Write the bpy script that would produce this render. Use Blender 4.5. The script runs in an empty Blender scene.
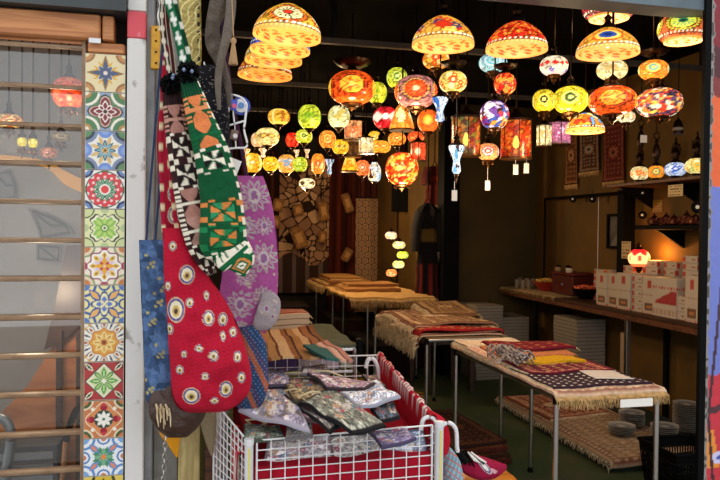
import bpy, bmesh, math, random
import numpy as np
from mathutils import Vector, Matrix, noise
RND = random.Random(7)
PI = math.pi
SC = bpy.context.scene
COL = SC.collection

# ------------------------------------------------------------------ camera
F = 700.0
CAM = Vector((0, 0, 1.55))
YAW, PITCH, ROLL = math.radians(13.3), math.radians(0.84), math.radians(0.6)
RM = Matrix.Rotation(-YAW, 3, 'Z') @ Matrix.Rotation(PI / 2 - PITCH, 3, 'X') @ Matrix.Rotation(ROLL, 3, 'Z')
cd = bpy.data.cameras.new('camera'); cam = bpy.data.objects.new('camera', cd); COL.objects.link(cam)
cd.sensor_width = 36; cd.lens = 36 * F / 720; cd.clip_start = .05; cd.clip_end = 200
M4 = RM.to_4x4(); M4.translation = CAM; cam.matrix_world = M4
SC.camera = cam

def ray(px, py): return RM @ Vector(((px - 360) / F, -(py - 240) / F, -1))
def pd(px, py, d): return CAM + ray(px, py) * d
def pY(px, py, Y): r = ray(px, py); return CAM + r * (Y / r.y)
def pZ(px, py, z): r = ray(px, py); return CAM + r * ((z - CAM.z) / r.z)
def pX(px, py, X): r = ray(px, py); return CAM + r * (X / r.x)

# ------------------------------------------------------------------ colour
def lin(h):
    h = h.lstrip('#')
    if len(h) == 3: h = ''.join(c * 2 for c in h)
    v = [int(h[i:i + 2], 16) / 255 for i in (0, 2, 4)]
    return tuple(c / 12.92 if c <= .04045 else ((c + .055) / 1.055) ** 2.4 for c in v)
def pal(s): return [lin(h) for h in s.split()]

class Paint:
    """colours over arrays of plane coordinates, one operation after another"""
    def __init__(s, x, y, base):
        s.x, s.y = np.asarray(x, float), np.asarray(y, float)
        s.c = np.empty((len(s.x), 3)); s.c[:] = lin(base) if isinstance(base, str) else base
    def m(s, mask, col): s.c[mask] = lin(col) if isinstance(col, str) else col; return s
    def P(s, cx=0, cy=0): dx, dy = s.x - cx, s.y - cy; return np.hypot(dx, dy), np.arctan2(dy, dx)
    def disc(s, r, col, cx=0, cy=0, r0=-1): R, _ = s.P(cx, cy); return s.m((R < r) & (R > r0), col)
    def ell(s, a, b, col, cx=0, cy=0, rot=0):
        c, k = math.cos(rot), math.sin(rot); dx, dy = s.x - cx, s.y - cy
        return s.m(((dx * c + dy * k) / a) ** 2 + ((-dx * k + dy * c) / b) ** 2 < 1, col)
    def petals(s, n, r0, r1, w, col, rot=0, cx=0, cy=0):
        R, T = s.P(cx, cy); p = 2 * PI / n
        a = np.mod(T - rot + p / 2, p) - p / 2
        t = np.clip((R - r0) / (r1 - r0), 0, 1)
        return s.m((np.abs(a) * R < w * np.sin(PI * t)) & (R > r0) & (R < r1), col)
    def star(s, a, b, n, col, rot=0, cx=0, cy=0):
        R, T = s.P(cx, cy); return s.m(R < a + b * np.cos(n * (T - rot)), col)
    def dia(s, r, col, cx=0, cy=0, r0=-1):
        D = np.abs(s.x - cx) + np.abs(s.y - cy); return s.m((D < r) & (D > r0), col)
    def sq(s, r, col, cx=0, cy=0, r0=-1):
        D = np.maximum(np.abs(s.x - cx), np.abs(s.y - cy)); return s.m((D < r) & (D > r0), col)
    def corners(s, r, col, r0=-1):
        D = np.hypot(1 - np.abs(s.x), 1 - np.abs(s.y)); return s.m((D < r) & (D > r0), col)
    def edges(s, r, col):
        D = np.minimum(np.hypot(1 - np.abs(s.x), s.y), np.hypot(s.x, 1 - np.abs(s.y))); return s.m(D < r, col)

def vor(P, seeds):
    """nearest seed and the gap to the second nearest"""
    d = ((P[:, None, :] - seeds[None]) ** 2).sum(2)
    i = d.argmin(1); k = np.sqrt(np.partition(d, 1, 1)[:, :2])
    return i, k[:, 1] - k[:, 0]

# ------------------------------------------------------------------ mesh builder
class MB:
    def __init__(s): s.v, s.f, s.c, s.mi = [], [], None, []
    def add(s, vs, fs, mi=0):
        b = len(s.v); s.v += [tuple(p) for p in vs]
        s.f += [tuple(i + b for i in f) for f in fs]; s.mi += [mi] * len(fs); return s
    def box(s, c, size, M=None, bev=0.0):
        hx, hy, hz = [k / 2 for k in size]
        if bev <= 0:
            vs = [Vector((x * hx, y * hy, z * hz)) for z in (-1, 1) for x, y in ((-1, -1), (1, -1), (1, 1), (-1, 1))]
            fs = [(3, 2, 1, 0), (4, 5, 6, 7)] + [(i, (i + 1) % 4, 4 + (i + 1) % 4, 4 + i) for i in range(4)]
        else:
            vs = []; b = bev
            for z, i in ((-hz, b), (-hz + b, 0), (hz - b, 0), (hz, b)):
                for x, y in ((-hx + b, -hy), (hx - b, -hy), (hx, -hy + b), (hx, hy - b), (hx - b, hy), (-hx + b, hy), (-hx, hy - b), (-hx, -hy + b)):
                    vs.append(Vector((x - math.copysign(min(i, abs(x)), x), y - math.copysign(min(i, abs(y)), y), z)))
            fs = [tuple(range(7, -1, -1)), tuple(range(24, 32))]
            for k in range(3):
                for i in range(8): fs.append((k * 8 + i, k * 8 + (i + 1) % 8, k * 8 + 8 + (i + 1) % 8, k * 8 + 8 + i))
        if M is not None: vs = [M @ p for p in vs]
        c = Vector(c); return s.add([p + c for p in vs], fs)
    def bx(s, a, b, bev=0.0):
        a, b = Vector(a), Vector(b); return s.box((a + b) / 2, [abs(k) for k in (b - a)], None, bev)
    def tube(s, pts, r, n=8, closed=False):
        pts = [Vector(p) for p in pts]; N = len(pts); rs = r if isinstance(r, (list, tuple)) else [r] * N
        vs, fs = [], []; up = None
        for i, p in enumerate(pts):
            if closed: t = pts[(i + 1) % N] - pts[i - 1]
            else: t = pts[min(i + 1, N - 1)] - pts[max(i - 1, 0)]
            t = t.normalized() if t.length > 1e-9 else Vector((0, 0, 1))
            if up is None: up = Vector((0, 0, 1)) if abs(t.z) < .9 else Vector((1, 0, 0))
            a = t.cross(up)
            if a.length < 1e-6: a = t.orthogonal()
            a.normalize(); b = t.cross(a).normalized(); up = -b if False else up
            for k in range(n):
                w = 2 * PI * k / n; vs.append(p + (a * math.cos(w) + b * math.sin(w)) * rs[i])
        for i in range(N if closed else N - 1):
            for k in range(n):
                j = (i + 1) % N; fs.append((i * n + k, i * n + (k + 1) % n, j * n + (k + 1) % n, j * n + k))
        if not closed: fs += [tuple(range(n - 1, -1, -1)), tuple(range((N - 1) * n, N * n))]
        return s.add(vs, fs)
    def lathe(s, prof, c, n=24, M=None):
        c = Vector(c); vs, fs = [], []
        for r, z in prof:
            for k in range(n):
                a = 2 * PI * k / n; p = Vector((r * math.cos(a), r * math.sin(a), z)); vs.append((M @ p if M is not None else p) + c)
        for i in range(len(prof) - 1):
            for k in range(n): fs.append((i * n + k, i * n + (k + 1) % n, (i + 1) * n + (k + 1) % n, (i + 1) * n + k))
        if prof[0][0] > 1e-5: fs.append(tuple(range(n - 1, -1, -1)))
        if prof[-1][0] > 1e-5: fs.append(tuple(range((len(prof) - 1) * n, len(prof) * n)))
        return s.add(vs, fs)
    def prism(s, poly, off):
        """poly: planar loop of points, off: extrusion vector"""
        n = len(poly); off = Vector(off); vs = [Vector(p) for p in poly]; vs += [p + off for p in vs]
        fs = [tuple(range(n - 1, -1, -1)), tuple(range(n, 2 * n))] + [(i, (i + 1) % n, n + (i + 1) % n, n + i) for i in range(n)]
        return s.add(vs, fs)
    def grid(s, P, nu, nv, wrap=False):
        fs = []
        for j in range(nv - 1):
            for i in range(nu if wrap else nu - 1):
                k = (i + 1) % nu; fs.append((j * nu + i, j * nu + k, (j + 1) * nu + k, (j + 1) * nu + i))
        return s.add(P, fs)
    def colors(s, arr):
        s.c = arr; return s
    def build(s, name, mat, parent=None, smooth=True, base=None):
        me = bpy.data.meshes.new(name); V = [Vector(p) for p in s.v]
        if parent is not None: org = wloc(parent)
        else:
            if base is None:
                lo = [min(p[k] for p in V) for k in range(3)]; hi = [max(p[k] for p in V) for k in range(3)]
                base = Vector(((lo[0] + hi[0]) / 2, (lo[1] + hi[1]) / 2, lo[2]))
            org = Vector(base)
        me.from_pydata([tuple(p - org) for p in V], [], s.f)
        for m in (mat if isinstance(mat, (list, tuple)) else [mat]): me.materials.append(m)
        if smooth:
            me.polygons.foreach_set('use_smooth', [True] * len(me.polygons))
            try: me.set_sharp_from_angle(angle=math.radians(38))
            except Exception: pass
        if any(s.mi): me.polygons.foreach_set('material_index', s.mi)
        if s.c is not None:
            at = me.color_attributes.new('Col', 'FLOAT_COLOR', 'POINT')
            a = np.ones((len(s.v), 4)); a[:, :3] = s.c; at.data.foreach_set('color', a.ravel())
        bm = bmesh.new(); bm.from_mesh(me); bmesh.ops.recalc_face_normals(bm, faces=bm.faces); bm.to_mesh(me); bm.free()
        o = bpy.data.objects.new(name, me); COL.objects.link(o)
        if parent is not None: o.parent = parent
        else: o.location = org
        return o

def wloc(o):
    p = Vector((0, 0, 0))
    while o is not None: p = p + o.location; o = o.parent
    return p
def tag(o, label, cat=None, group=None, kind=None):
    if label: o['label'] = label
    if cat: o['category'] = cat
    if group: o['group'] = group
    if kind: o['kind'] = kind
    return o
def thing(name, loc, label, cat, group=None, kind=None):
    o = bpy.data.objects.new(name, None); COL.objects.link(o); o.location = loc; o.empty_display_size = .05
    return tag(o, label, cat, group, kind)
def dup(root, loc, rz=0, label=None, scale=None):
    r = root.copy(); COL.objects.link(r); r.location = loc; r.rotation_euler = (0, 0, rz)
    if scale: r.scale = scale
    if label: r['label'] = label
    for ch in list(root.children):
        c = ch.copy(); COL.objects.link(c); c.parent = r
        for g in ch.children:
            d = g.copy(); COL.objects.link(d); d.parent = c
    return r

# ------------------------------------------------------------------ materials
def mat(name, col='#888', rough=.6, metal=0.0, attr=False, emis=0.0, nz=None, bump=None, wood=None, spec=.5, coat=0, sheen=0, sss=0):
    m = bpy.data.materials.new(name); m.use_nodes = True; nt = m.node_tree; b = nt.nodes['Principled BSDF']
    N, L = nt.nodes, nt.links
    b.inputs['Roughness'].default_value = rough; b.inputs['Metallic'].default_value = metal
    b.inputs['Specular IOR Level'].default_value = spec
    if coat: b.inputs['Coat Weight'].default_value = coat; b.inputs['Coat Roughness'].default_value = .1
    if sheen: b.inputs['Sheen Weight'].default_value = sheen
    c = (*lin(col), 1) if isinstance(col, str) else (*col, 1)
    b.inputs['Base Color'].default_value = c
    src = None
    tc = N.new('ShaderNodeTexCoord')
    if attr:
        a = N.new('ShaderNodeAttribute'); a.attribute_name = 'Col'; src = a.outputs['Color']
    if wood:
        mp = N.new('ShaderNodeMapping'); mp.inputs['Scale'].default_value = wood[1]; L.new(tc.outputs['Object'], mp.inputs[0])
        n1 = N.new('ShaderNodeTexNoise'); n1.inputs['Scale'].default_value = 1; n1.inputs['Detail'].default_value = 8; n1.inputs['Distortion'].default_value = 1.2
        L.new(mp.outputs[0], n1.inputs['Vector'])
        r = N.new('ShaderNodeValToRGB'); r.color_ramp.elements[0].color = (*lin(wood[0]), 1); r.color_ramp.elements[1].color = c
        r.color_ramp.elements[0].position = .35; r.color_ramp.elements[1].position = .62
        L.new(n1.outputs['Fac'], r.inputs[0]); src = r.outputs['Color']
    if nz:      # (scale, second colour, low, high): worn patches of another colour
        n1 = N.new('ShaderNodeTexNoise'); n1.inputs['Scale'].default_value = nz[0]; n1.inputs['Detail'].default_value = 6
        L.new(tc.outputs['Object'], n1.inputs['Vector'])
        r = N.new('ShaderNodeMapRange'); r.inputs['From Min'].default_value = nz[2]; r.inputs['From Max'].default_value = nz[3]
        L.new(n1.outputs['Fac'], r.inputs['Value'])
        mx = N.new('ShaderNodeMix'); mx.data_type = 'RGBA'; L.new(r.outputs['Result'], mx.inputs['Factor'])
        mx.inputs['B'].default_value = (*lin(nz[1]), 1); mx.inputs[6].default_value = c; mx.inputs[7].default_value = (*lin(nz[1]), 1)
        if src is not None: L.new(src, mx.inputs[6])
        src = mx.outputs[2]
    if src is not None: L.new(src, b.inputs['Base Color'])
    if emis:
        b.inputs['Emission Strength'].default_value = emis
        if src is not None: L.new(src, b.inputs['Emission Color'])
        else: b.inputs['Emission Color'].default_value = c
    if bump:
        n2 = N.new('ShaderNodeTexNoise'); n2.inputs['Scale'].default_value = bump[0]; n2.inputs['Detail'].default_value = 4
        L.new(tc.outputs['Object'], n2.inputs['Vector'])
        bp = N.new('ShaderNodeBump'); bp.inputs['Strength'].default_value = bump[1]; bp.inputs['Distance'].default_value = .01
        L.new(n2.outputs['Fac'], bp.inputs['Height']); L.new(bp.outputs['Normal'], b.inputs['Normal'])
    return m

M = {}
M['cloth'] = mat('woven_cloth', attr=True, rough=.9, bump=(220, .35), spec=.2)
M['gloss_paint'] = mat('glazed_tile', attr=True, rough=.25, spec=.5)
M['print'] = mat('printed_card', attr=True, rough=.55)
M['glow'] = mat('lit_mosaic_glass', attr=True, rough=.2, emis=1.05)
M['glow_far'] = mat('lit_mosaic_glass_rear', attr=True, rough=.2, emis=1.2)
M['glow_dim'] = mat('dim_mosaic_glass', attr=True, rough=.2, emis=.25)  # weak emission puts a faint glow into the dim lamps
M['bulb'] = mat('bulb_and_fill_light', '#ffd9a0', emis=6)
M['bronze'] = mat('dark_bronze', '#2a1a10', rough=.35, metal=.8)
M['bronze_hi'] = mat('aged_bronze', '#5a3a1c', rough=.35, metal=.9)
M['black'] = mat('black_paint', '#050505', rough=.7, spec=.1)
M['blackmetal'] = mat('black_metal', '#08080a', rough=.5, metal=.4)
M['chrome'] = mat('brushed_steel', '#b8b4ae', rough=.28, metal=1)
M['white_wire'] = mat('white_coated_wire', '#e8e8ea', rough=.35)
M['white_plastic'] = mat('white_plastic', '#dfe0e2', rough=.35)
M['paper'] = mat('white_paper', '#e4e0d8', rough=.8)
M['fringe'] = mat('cream_fringe', '#c4a06a', rough=.95, nz=(30, '#866838', .4, .75))
M['fringe_pale'] = mat('pale_fringe', '#d8c4a0', rough=.95, nz=(30, '#9a805a', .4, .75))
M['ceil'] = mat('black_ceiling', '#060505', rough=.95, spec=.05)
M['darkwall'] = mat('dark_wall', '#1a1410', rough=.9)
M['mustard'] = mat('mustard_wall', '#66480e', rough=.8, nz=(3, '#50390b', .35, .7))
M['brown_wood'] = mat('brown_wood', '#6b3c22', rough=.5, wood=('#3d2012', (2, 30, 30)))
# ------------------------------------------------------------------ the setting
YF = 2.85                                    # plane of the shop front
def S(o, label=None): o['kind'] = 'structure'; (label and o.__setitem__('label', label)); return o
H = 2.95
XR, XC, YB, YC = 3.78, 2.72, 10.5, 7.3        # right wall, jog, far wall, near back wall
M['floor'] = mat('green_carpet', '#33431f', rough=.95, nz=(2.2, '#4c4a2c', .52, .75), bump=(150, .3))
M['street'] = mat('street_paving', '#8e8a84', rough=.9, nz=(8, '#77736c', .4, .7))
M['fascia'] = mat('slate_metal_fascia', '#2c3334', rough=.5, nz=(4, '#384042', .4, .7))
M['beam'] = mat('grey_blue_metal', '#5c6c74', rough=.6, nz=(6, '#4c5a62', .4, .7))
M['postwhite'] = mat('chipped_white_paint', '#d9d6d2', rough=.6, nz=(14, '#9a948c', .62, .7), bump=(25, .3))
M['postred'] = mat('pink_red_paint', '#d8505c', rough=.6, nz=(14, '#e08890', .62, .72))
M['greypanel'] = mat('weathered_grey_panel', '#a3a29c', rough=.7, nz=(9, '#85827b', .5, .7))
M['wood_or'] = mat('varnished_pine', '#cc8a54', rough=.5, wood=('#a8683a', (3, 40, 40)))
M['wood_slat'] = mat('bronze_brown_slat', '#94785c', rough=.4, nz=(20, '#7c6048', .4, .7))

S(MB().bx((-3, YF - .02, -.06), (4.6, YB + .3, 0)).build('floor', M['floor'], smooth=False), 'dark green carpet floor inside the shop')
S(MB().bx((-6, -6, -.08), (8, YF - .02, -.01)).build('ground', M['street'], smooth=False), 'grey paved street in front of the shop')
S(MB().bx((-.7, YF - .05, H), (4.6, YB + .3, H + .1)).build('ceiling', M['ceil'], smooth=False), 'black shop ceiling')
S(MB().bx((XR, YF, 0), (XR + .12, YC + .1, H)).build('wall_right', M['mustard'], smooth=False), 'mustard yellow right wall behind the shelves')
S(MB().bx((XC, YC, 0), (XR + .12, YC + .12, H)).build('wall_back', mat('olive_wall', '#4a3a12', rough=.85, nz=(2, '#3a2d0e', .35, .7)), smooth=False), 'dark olive back wall by the black column')
S(MB().bx((XC, YC + .12, 0), (XC + .12, YB, H)).build('wall_inner', M['mustard'], smooth=False), 'mustard side wall of the rear recess')
S(MB().bx((-.7, YB, 0), (XC + .2, YB + .12, H)).build('wall_rear', M['darkwall'], smooth=False), 'dark rear wall behind the curtains')
S(MB().bx((-.33, YF + .06, 0), (-.25, YB, H)).build('wall_left', M['darkwall'], smooth=False), 'dark left wall of the shop')

# fascia above the opening, and the wall under it on both sides
zf = pY(60, 9, YF - .06).z
xl, xr = pY(128, 5, YF).x, pY(706, 5, YF).x
S(MB().bx((-2.6, YF - .1, zf), (xl, YF + .05, zf + 1.2)).build('trim_1', M['fascia'], smooth=False), 'dark slate metal fascia above the louvred window')
zb = pY(540, -4, YF).z
S(MB().bx((xl, YF - .02, zb), (4.6, YF + .12, zb + 1.1)).build('trim_2', M['beam'], smooth=False), 'grey blue metal beam over the shop opening')

# --- louvred window
wx0, wx1 = -1.75, pY(85, 250, YF).x
win = S(thing('window_1', (wx0 + .8, YF, 0), 'louvred shop window with brown wooden slats', None))
lintel = MB().bx((wx0, YF - .05, pY(50, 40, YF).z), (pY(102, 30, YF).x, YF + .04, zf - .005), .006)
lintel.build('lintel', M['wood_or'], win)
MB().bx((pY(103, 30, YF).x + .002, YF - .04, pY(108, 43, YF).z), (pY(115, 30, YF).x, YF + .05, zf - .005), .004).build('post', M['wood_or'], win)
m = MB()
for y in (47.5, 87.5, 126, 163.5, 202, 240.5, 278.5, 317, 355, 393, 432, 469, 507, 545, 583):
    z = pY(70, y, YF).z
    MB().box(((wx0 + wx1) / 2, YF, z), (wx1 - wx0, .034, .015), Matrix.Rotation(.12, 3, 'X'), .003).build('slat', M['wood_slat'], win)
MB().bx((wx1 - .012, YF - .02, 0), (wx1 + .004, YF + .03, pY(80, 40, YF).z), .003).build('side_channel', M['wood_slat'], win)
p = pY(95, 41, YF - .04); MB().bx((pY(89, 41, YF - .05).x, YF - .058, pY(95, 43.5, YF - .05).z), (pY(101, 41, YF - .05).x, YF - .0515, pY(95, 38.5, YF - .05).z), .001).build('white_sticker', M['white_plastic'], win)
# glass : a clear pane that also mirrors the street
g = bpy.data.materials.new('window_glass'); g.use_nodes = True; nt = g.node_tree; nt.nodes.clear()
o_ = nt.nodes.new('ShaderNodeOutputMaterial'); mx = nt.nodes.new('ShaderNodeMixShader'); tr = nt.nodes.new('ShaderNodeBsdfTransparent'); gl = nt.nodes.new('ShaderNodeBsdfGlossy')
gl.inputs['Roughness'].default_value = .02; mx.inputs[0].default_value = .09; tr.inputs[0].default_value = (.93, .94, .94, 1)
nt.links.new(tr.outputs[0], mx.inputs[1]); nt.links.new(gl.outputs[0], mx.inputs[2]); nt.links.new(mx.outputs[0], o_.inputs[0])
M['glass'] = g
MB().bx((wx0, YF + .034, .01), (wx1, YF + .04, pY(60, 42, YF).z)).build('pane', g, win, smooth=False)
# the small show room behind the louvres
M['grey_in'] = mat('grey_display_wall', '#98908a', rough=.8, nz=(2, '#857d77', .4, .7))
S(MB().bx((-3, YF + .95, 0), (-.33, YF + 1.05, H)).build('wall_display', M['grey_in'], smooth=False), 'grey back wall of the window display')
S(MB().bx((-3, YF + .06, H - .3), (-.33, YF + .95, H - .2)).build('ceiling_display', M['darkwall'], smooth=False), 'dark soffit of the window display')

# --- tiled pillar
tx0, tx1 = pY(84.6, 250, YF - .03).x, pY(124.4, 250, YF - .03).x
ty = [54, 92.3, 131, 170, 209, 247, 285, 323, 361.5, 400, 438, 475.5, 513, 550, 588]
pil = S(thing('pillar_tiled', ((tx0 + tx1) / 2, YF, 0), 'pillar clad in patterned glazed tiles', None))
ztop = pY(105, 43, YF - .03).z
MB().bx((tx0 + .003, YF - .02, 0), (tx1 - .003, YF + .1, pY(105, 54, YF).z)).build('core', M['black'], pil, smooth=False)
MB().bx((tx0 + .008, YF - .034, pY(105, 53.6, YF - .03).z), (tx1 - .002, YF + .06, ztop), .005).build('wooden_cap', M['wood_or'], pil)
def tile_paint(k, p):
    W, navy = '#ece9df', '#23345f'
    if k == 0:
        p.m(slice(None), '#e3d3a6'); p.petals(4, .2, .95, .1, '#8a6a3a', 0).petals(8, .35, .78, .12, '#d9a21e', PI / 8).petals(8, .5, .85, .07, '#e3d3a6', PI / 8)
        p.petals(4, .1, .66, .13, '#4a5878').petals(4, .05, .5, .12, '#5d6d92', PI / 4).disc(.3, '#4a5878').disc(.1, '#e8d8d0').corners(.5, '#9c6c3c').corners(.38, '#c48c50').corners(.2, '#e3d3a6')
    elif k == 1:
        p.m(slice(None), '#5c8a5a').corners(.75, '#efe8d8').corners(.62, '#4c7d4f').corners(.34, '#b98a4c').corners(.2, '#e8e0cc').edges(.3, '#8aa0b8')
        p.star(.7, .2, 4, '#2a2320').star(.63, .18, 4, '#d9b8a8').star(.57, .17, 4, '#7e2a34').petals(4, .06, .58, .17, '#f0e4d8', 0).petals(4, .1, .5, .1, '#7e2a34').petals(4, .08, .5, .12, '#efe2d6', PI / 4).petals(4, .12, .4, .06, '#7e2a34', PI / 4).disc(.09, '#3c2a2a')
    elif k == 2:
        p.m(slice(None), W).corners(.66, '#7a8aa8').corners(.5, '#2e3c4a').corners(.35, '#5c8a5a').edges(.36, '#6f8fd0').edges(.2, '#8aa8e0')
        p.petals(8, .3, .8, .1, '#d9b878', PI / 8).petals(8, .08, .58, .1, '#3d6480').petals(8, .1, .44, .05, '#8ac0c8').disc(.13, '#e0a840').disc(.06, '#5c3a20')
    elif k == 3:
        p.m(slice(None), '#f0efe6').corners(.42, navy).corners(.3, '#6f8ac0').corners(.14, W).edges(.16, '#3a8050')
        p.disc(.96, '#24402e', r0=.9).disc(.9, '#f0efe6')
        for i in range(12):
            a = i * PI / 6; p.disc(.2, '#dc3a44', .72 * math.cos(a), .72 * math.sin(a)); p.disc(.07, '#f3d8d4', .66 * math.cos(a), .66 * math.sin(a))
        p.petals(12, .2, .66, .1, '#2f7048', PI / 12).petals(12, .26, .56, .04, '#8cc09a', PI / 12).disc(.2, '#e23c3c').disc(.27, '#f4efe4', r0=.21)
    elif k == 4:
        p.m(slice(None), '#dfe2a8').corners(.5, '#3a3c2c').corners(.44, '#cfd89a').edges(.22, '#b8c890')
        R = np.maximum(np.abs(p.x), np.abs(p.y)); wv = .62 + .07 * np.cos(6 * np.arctan2(p.y, p.x) * 2)
        p.m(R < wv + .07, '#30382c').m(R < wv, '#f0efcc').m(R < wv - .1, '#8fc050').petals(8, .2, .62, .09, '#bcd870').disc(.2, '#5c8c34').disc(.14, '#e8efc0').disc(.07, '#3c5c2c')
    elif k == 5:
        p.m(slice(None), '#efe2cc').corners(.55, '#8aa06c').corners(.45, '#e8d0b0').corners(.3, '#c87840').edges(.2, '#c04050')
        p.star(.86, .08, 8, '#8e2c50').star(.78, .08, 8, '#f4efe6').petals(8, .35, .78, .13, '#ecc85c').petals(8, .45, .7, .06, '#a87030').petals(8, .14, .56, .1, '#d8c8e0', PI / 8).petals(4, .02, .5, .13, '#e8a828').petals(4, .1, .34, .07, '#c03848', PI / 4)
    elif k == 6:
        p.m(slice(None), '#ecdf9c').corners(.62, '#3c5ca0').corners(.48, '#ecdf9c').corners(.3, '#5878b8').petals(4, .2, 1.1, .22, '#3c5ca0', PI / 4).petals(4, .35, 1.0, .13, '#e8b060', PI / 4)
        p.star(.5, .2, 4, '#34548c').star(.42, .16, 4, '#efe6b4').petals(4, .04, .42, .15, '#5c7cc4').petals(4, .04, .3, .08, '#efe0a0', PI / 4).edges(.3, '#3c5ca0').edges(.2, '#ecdf9c')
    elif k == 7:
        p.m(slice(None), '#ede6d6').corners(.36, '#d8a860').corners(.2, '#ede6d6').petals(24, .74, 1.15, .05, '#2c3c6a', PI / 24).petals(8, .7, 1.2, .14, '#ede6d6').petals(8, .8, 1.05, .06, '#b05c3c')
        p.star(.72, .06, 8, '#c87c30').star(.66, .06, 8, '#e0a044').petals(8, .16, .6, .15, '#f0d48c').petals(8, .2, .5, .05, '#c88a34').disc(.15, '#b0602c').disc(.07, '#6c3420')
    elif k == 8:
        p.m(slice(None), '#b03c3c').corners(.4, '#7e2430').petals(4, .75, 1.35, .12, '#e8e4c8', PI / 4).petals(4, .8, 1.3, .05, '#3c4c34', PI / 4).dia(.98, '#34463a').dia(.9, '#ece8cc').dia(.8, '#dce0b0')
        p.petals(8, .1, .72, .12, '#3c7a48').petals(8, .16, .6, .06, '#a8d078').petals(4, .1, .74, .13, '#58a050').petals(4, .2, .6, .05, '#d0e8a0').disc(.1, '#f0efd8')
    elif k == 9:
        p.m(slice(None), '#c87c4c').corners(.5, '#e8d8b8').corners(.4, '#4c5c34').corners(.25, '#c87c4c').star(.82, .1, 4, '#efe0c0').star(.77, .1, 4, '#d88c58')
        for i in range(4):
            a = i * PI / 2; p.disc(.17, '#a02438', .62 * math.cos(a), .62 * math.sin(a)).disc(.1, '#c83c48', .78 * math.cos(a), .78 * math.sin(a))
            b = a + PI / 4; p.disc(.1, '#f4ead8', .78 * math.cos(b), .78 * math.sin(b))
        p.disc(.48, '#33483c').petals(8, .02, .46, .1, '#f2efe4').disc(.08, '#4c6c50')
    elif k == 10:
        p.m(slice(None), '#e9ecee').corners(.6, '#5c8cc8').corners(.47, '#e9ecee').corners(.28, '#7aa4d8').edges(.34, '#5884c0').edges(.24, '#e9ecee').edges(.14, '#d07c5c')
        p.petals(4, .3, 1.0, .17, '#5c8cc8', PI / 4).petals(4, .45, .92, .09, '#e08c6c', PI / 4).petals(8, .1, .6, .12, '#4c8c6c', PI / 8).petals(4, .08, .5, .1, '#78b088').disc(.14, '#e08c50')
    else:
        p.m(slice(None), '#d8b83c').corners(.6, '#34402c').corners(.45, '#e0c860').petals(8, .1, .9, .16, '#3c3c24').petals(8, .2, .8, .08, '#f0e0a0').disc(.2, '#a83434')
    b = np.maximum(np.abs(p.x), np.abs(p.y)); p.m(b > .985, '#c8c4b4')
    return p.c
n = 60
lab = ['cream and gold tile with blue star', 'green tile with maroon quatrefoil', 'white tile with blue eight-point flower', 'white tile with red and green rosette', 'pale green tile with green square flower', 'cream tile with purple star outline', 'yellow tile with blue scrolls', 'cream tile with ochre flower', 'red tile with green leaf diamond', 'orange tile with white snowflake', 'white tile with blue scrolls', 'yellow tile with dark petals']
for k in range(14):
    z1, z0 = pY(105, ty[k], YF - .03).z - .0012, pY(105, ty[k + 1], YF - .03).z + .0012
    u, v = np.meshgrid(np.linspace(0, 1, n), np.linspace(0, 1, n))
    P = [(tx0 + a * (tx1 - tx0), YF - .032, z0 + b * (z1 - z0)) for a, b in zip(u.ravel(), v.ravel())]
    mb = MB().grid(P, n, n); p = Paint(u.ravel() * 2 - 1, v.ravel() * 2 - 1, '#fff')
    c = tile_paint(k if k < 12 else k - 12, p)
    rim = [0, n - 1, n * n - 1, n * (n - 1)]
    b0 = len(mb.v); mb.v += [(P[i][0], YF - .02, P[i][2]) for i in rim]
    for i in range(4): mb.f.append((rim[i], rim[(i + 1) % 4], b0 + (i + 1) % 4, b0 + i)); mb.mi.append(0)
    c = np.vstack([c, np.tile(lin('#c8c4b4'), (4, 1))])
    o = mb.colors(c).build('tile', M['gloss_paint'], pil, smooth=False)
    o['label'] = lab[k % 12]

# --- white post and its metal channel
px0, px1 = pY(126, 250, YF - .05).x, pY(144.5, 250, YF - .05).x
post = S(thing('pillar_white', ((px0 + px1) / 2, YF, 0), 'chipped white post with a pink red band near its top', None))
za, zb2 = pY(136, 38, YF - .05).z, pY(136, 11, YF - .05).z
MB().bx((px0, YF - .05, 0), (px1, YF + .08, za), .004).build('shaft', M['postwhite'], post)
MB().bx((px0, YF - .05, za), (px1, YF + .08, zb2), .004).build('red_band', M['postred'], post)
MB().bx((px0, YF - .05, zb2), (px1, YF + .08, 2.9), .004).build('post_head', M['postwhite'], post)
m = MB(); cx = pY(147, 250, YF).x
m.bx((px1 + .001, YF + .0, 0), (px1 + .028, YF + .03, 2.6)); m.bx((px1 + .001, YF + .03, 0), (px1 + .008, YF + .12, 2.6)); m.bx((px1 + .02, YF + .03, 0), (px1 + .028, YF + .12, 2.6))
S(m.build('trim_channel', mat('grey_steel_channel', '#8d8f90', rough=.5, metal=.3, nz=(12, '#6d6e70', .4, .7)), smooth=False), 'grey metal shutter channel beside the white post')
# grey side panel behind the hanging bags
S(MB().bx((px1 + .03, YF + .13, 0), (pY(178, 300, YF + .13).x, YF + .17, 2.6)).build('wall_jamb', M['greypanel'], smooth=False), 'weathered grey jamb panel behind the hanging bags')

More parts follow.
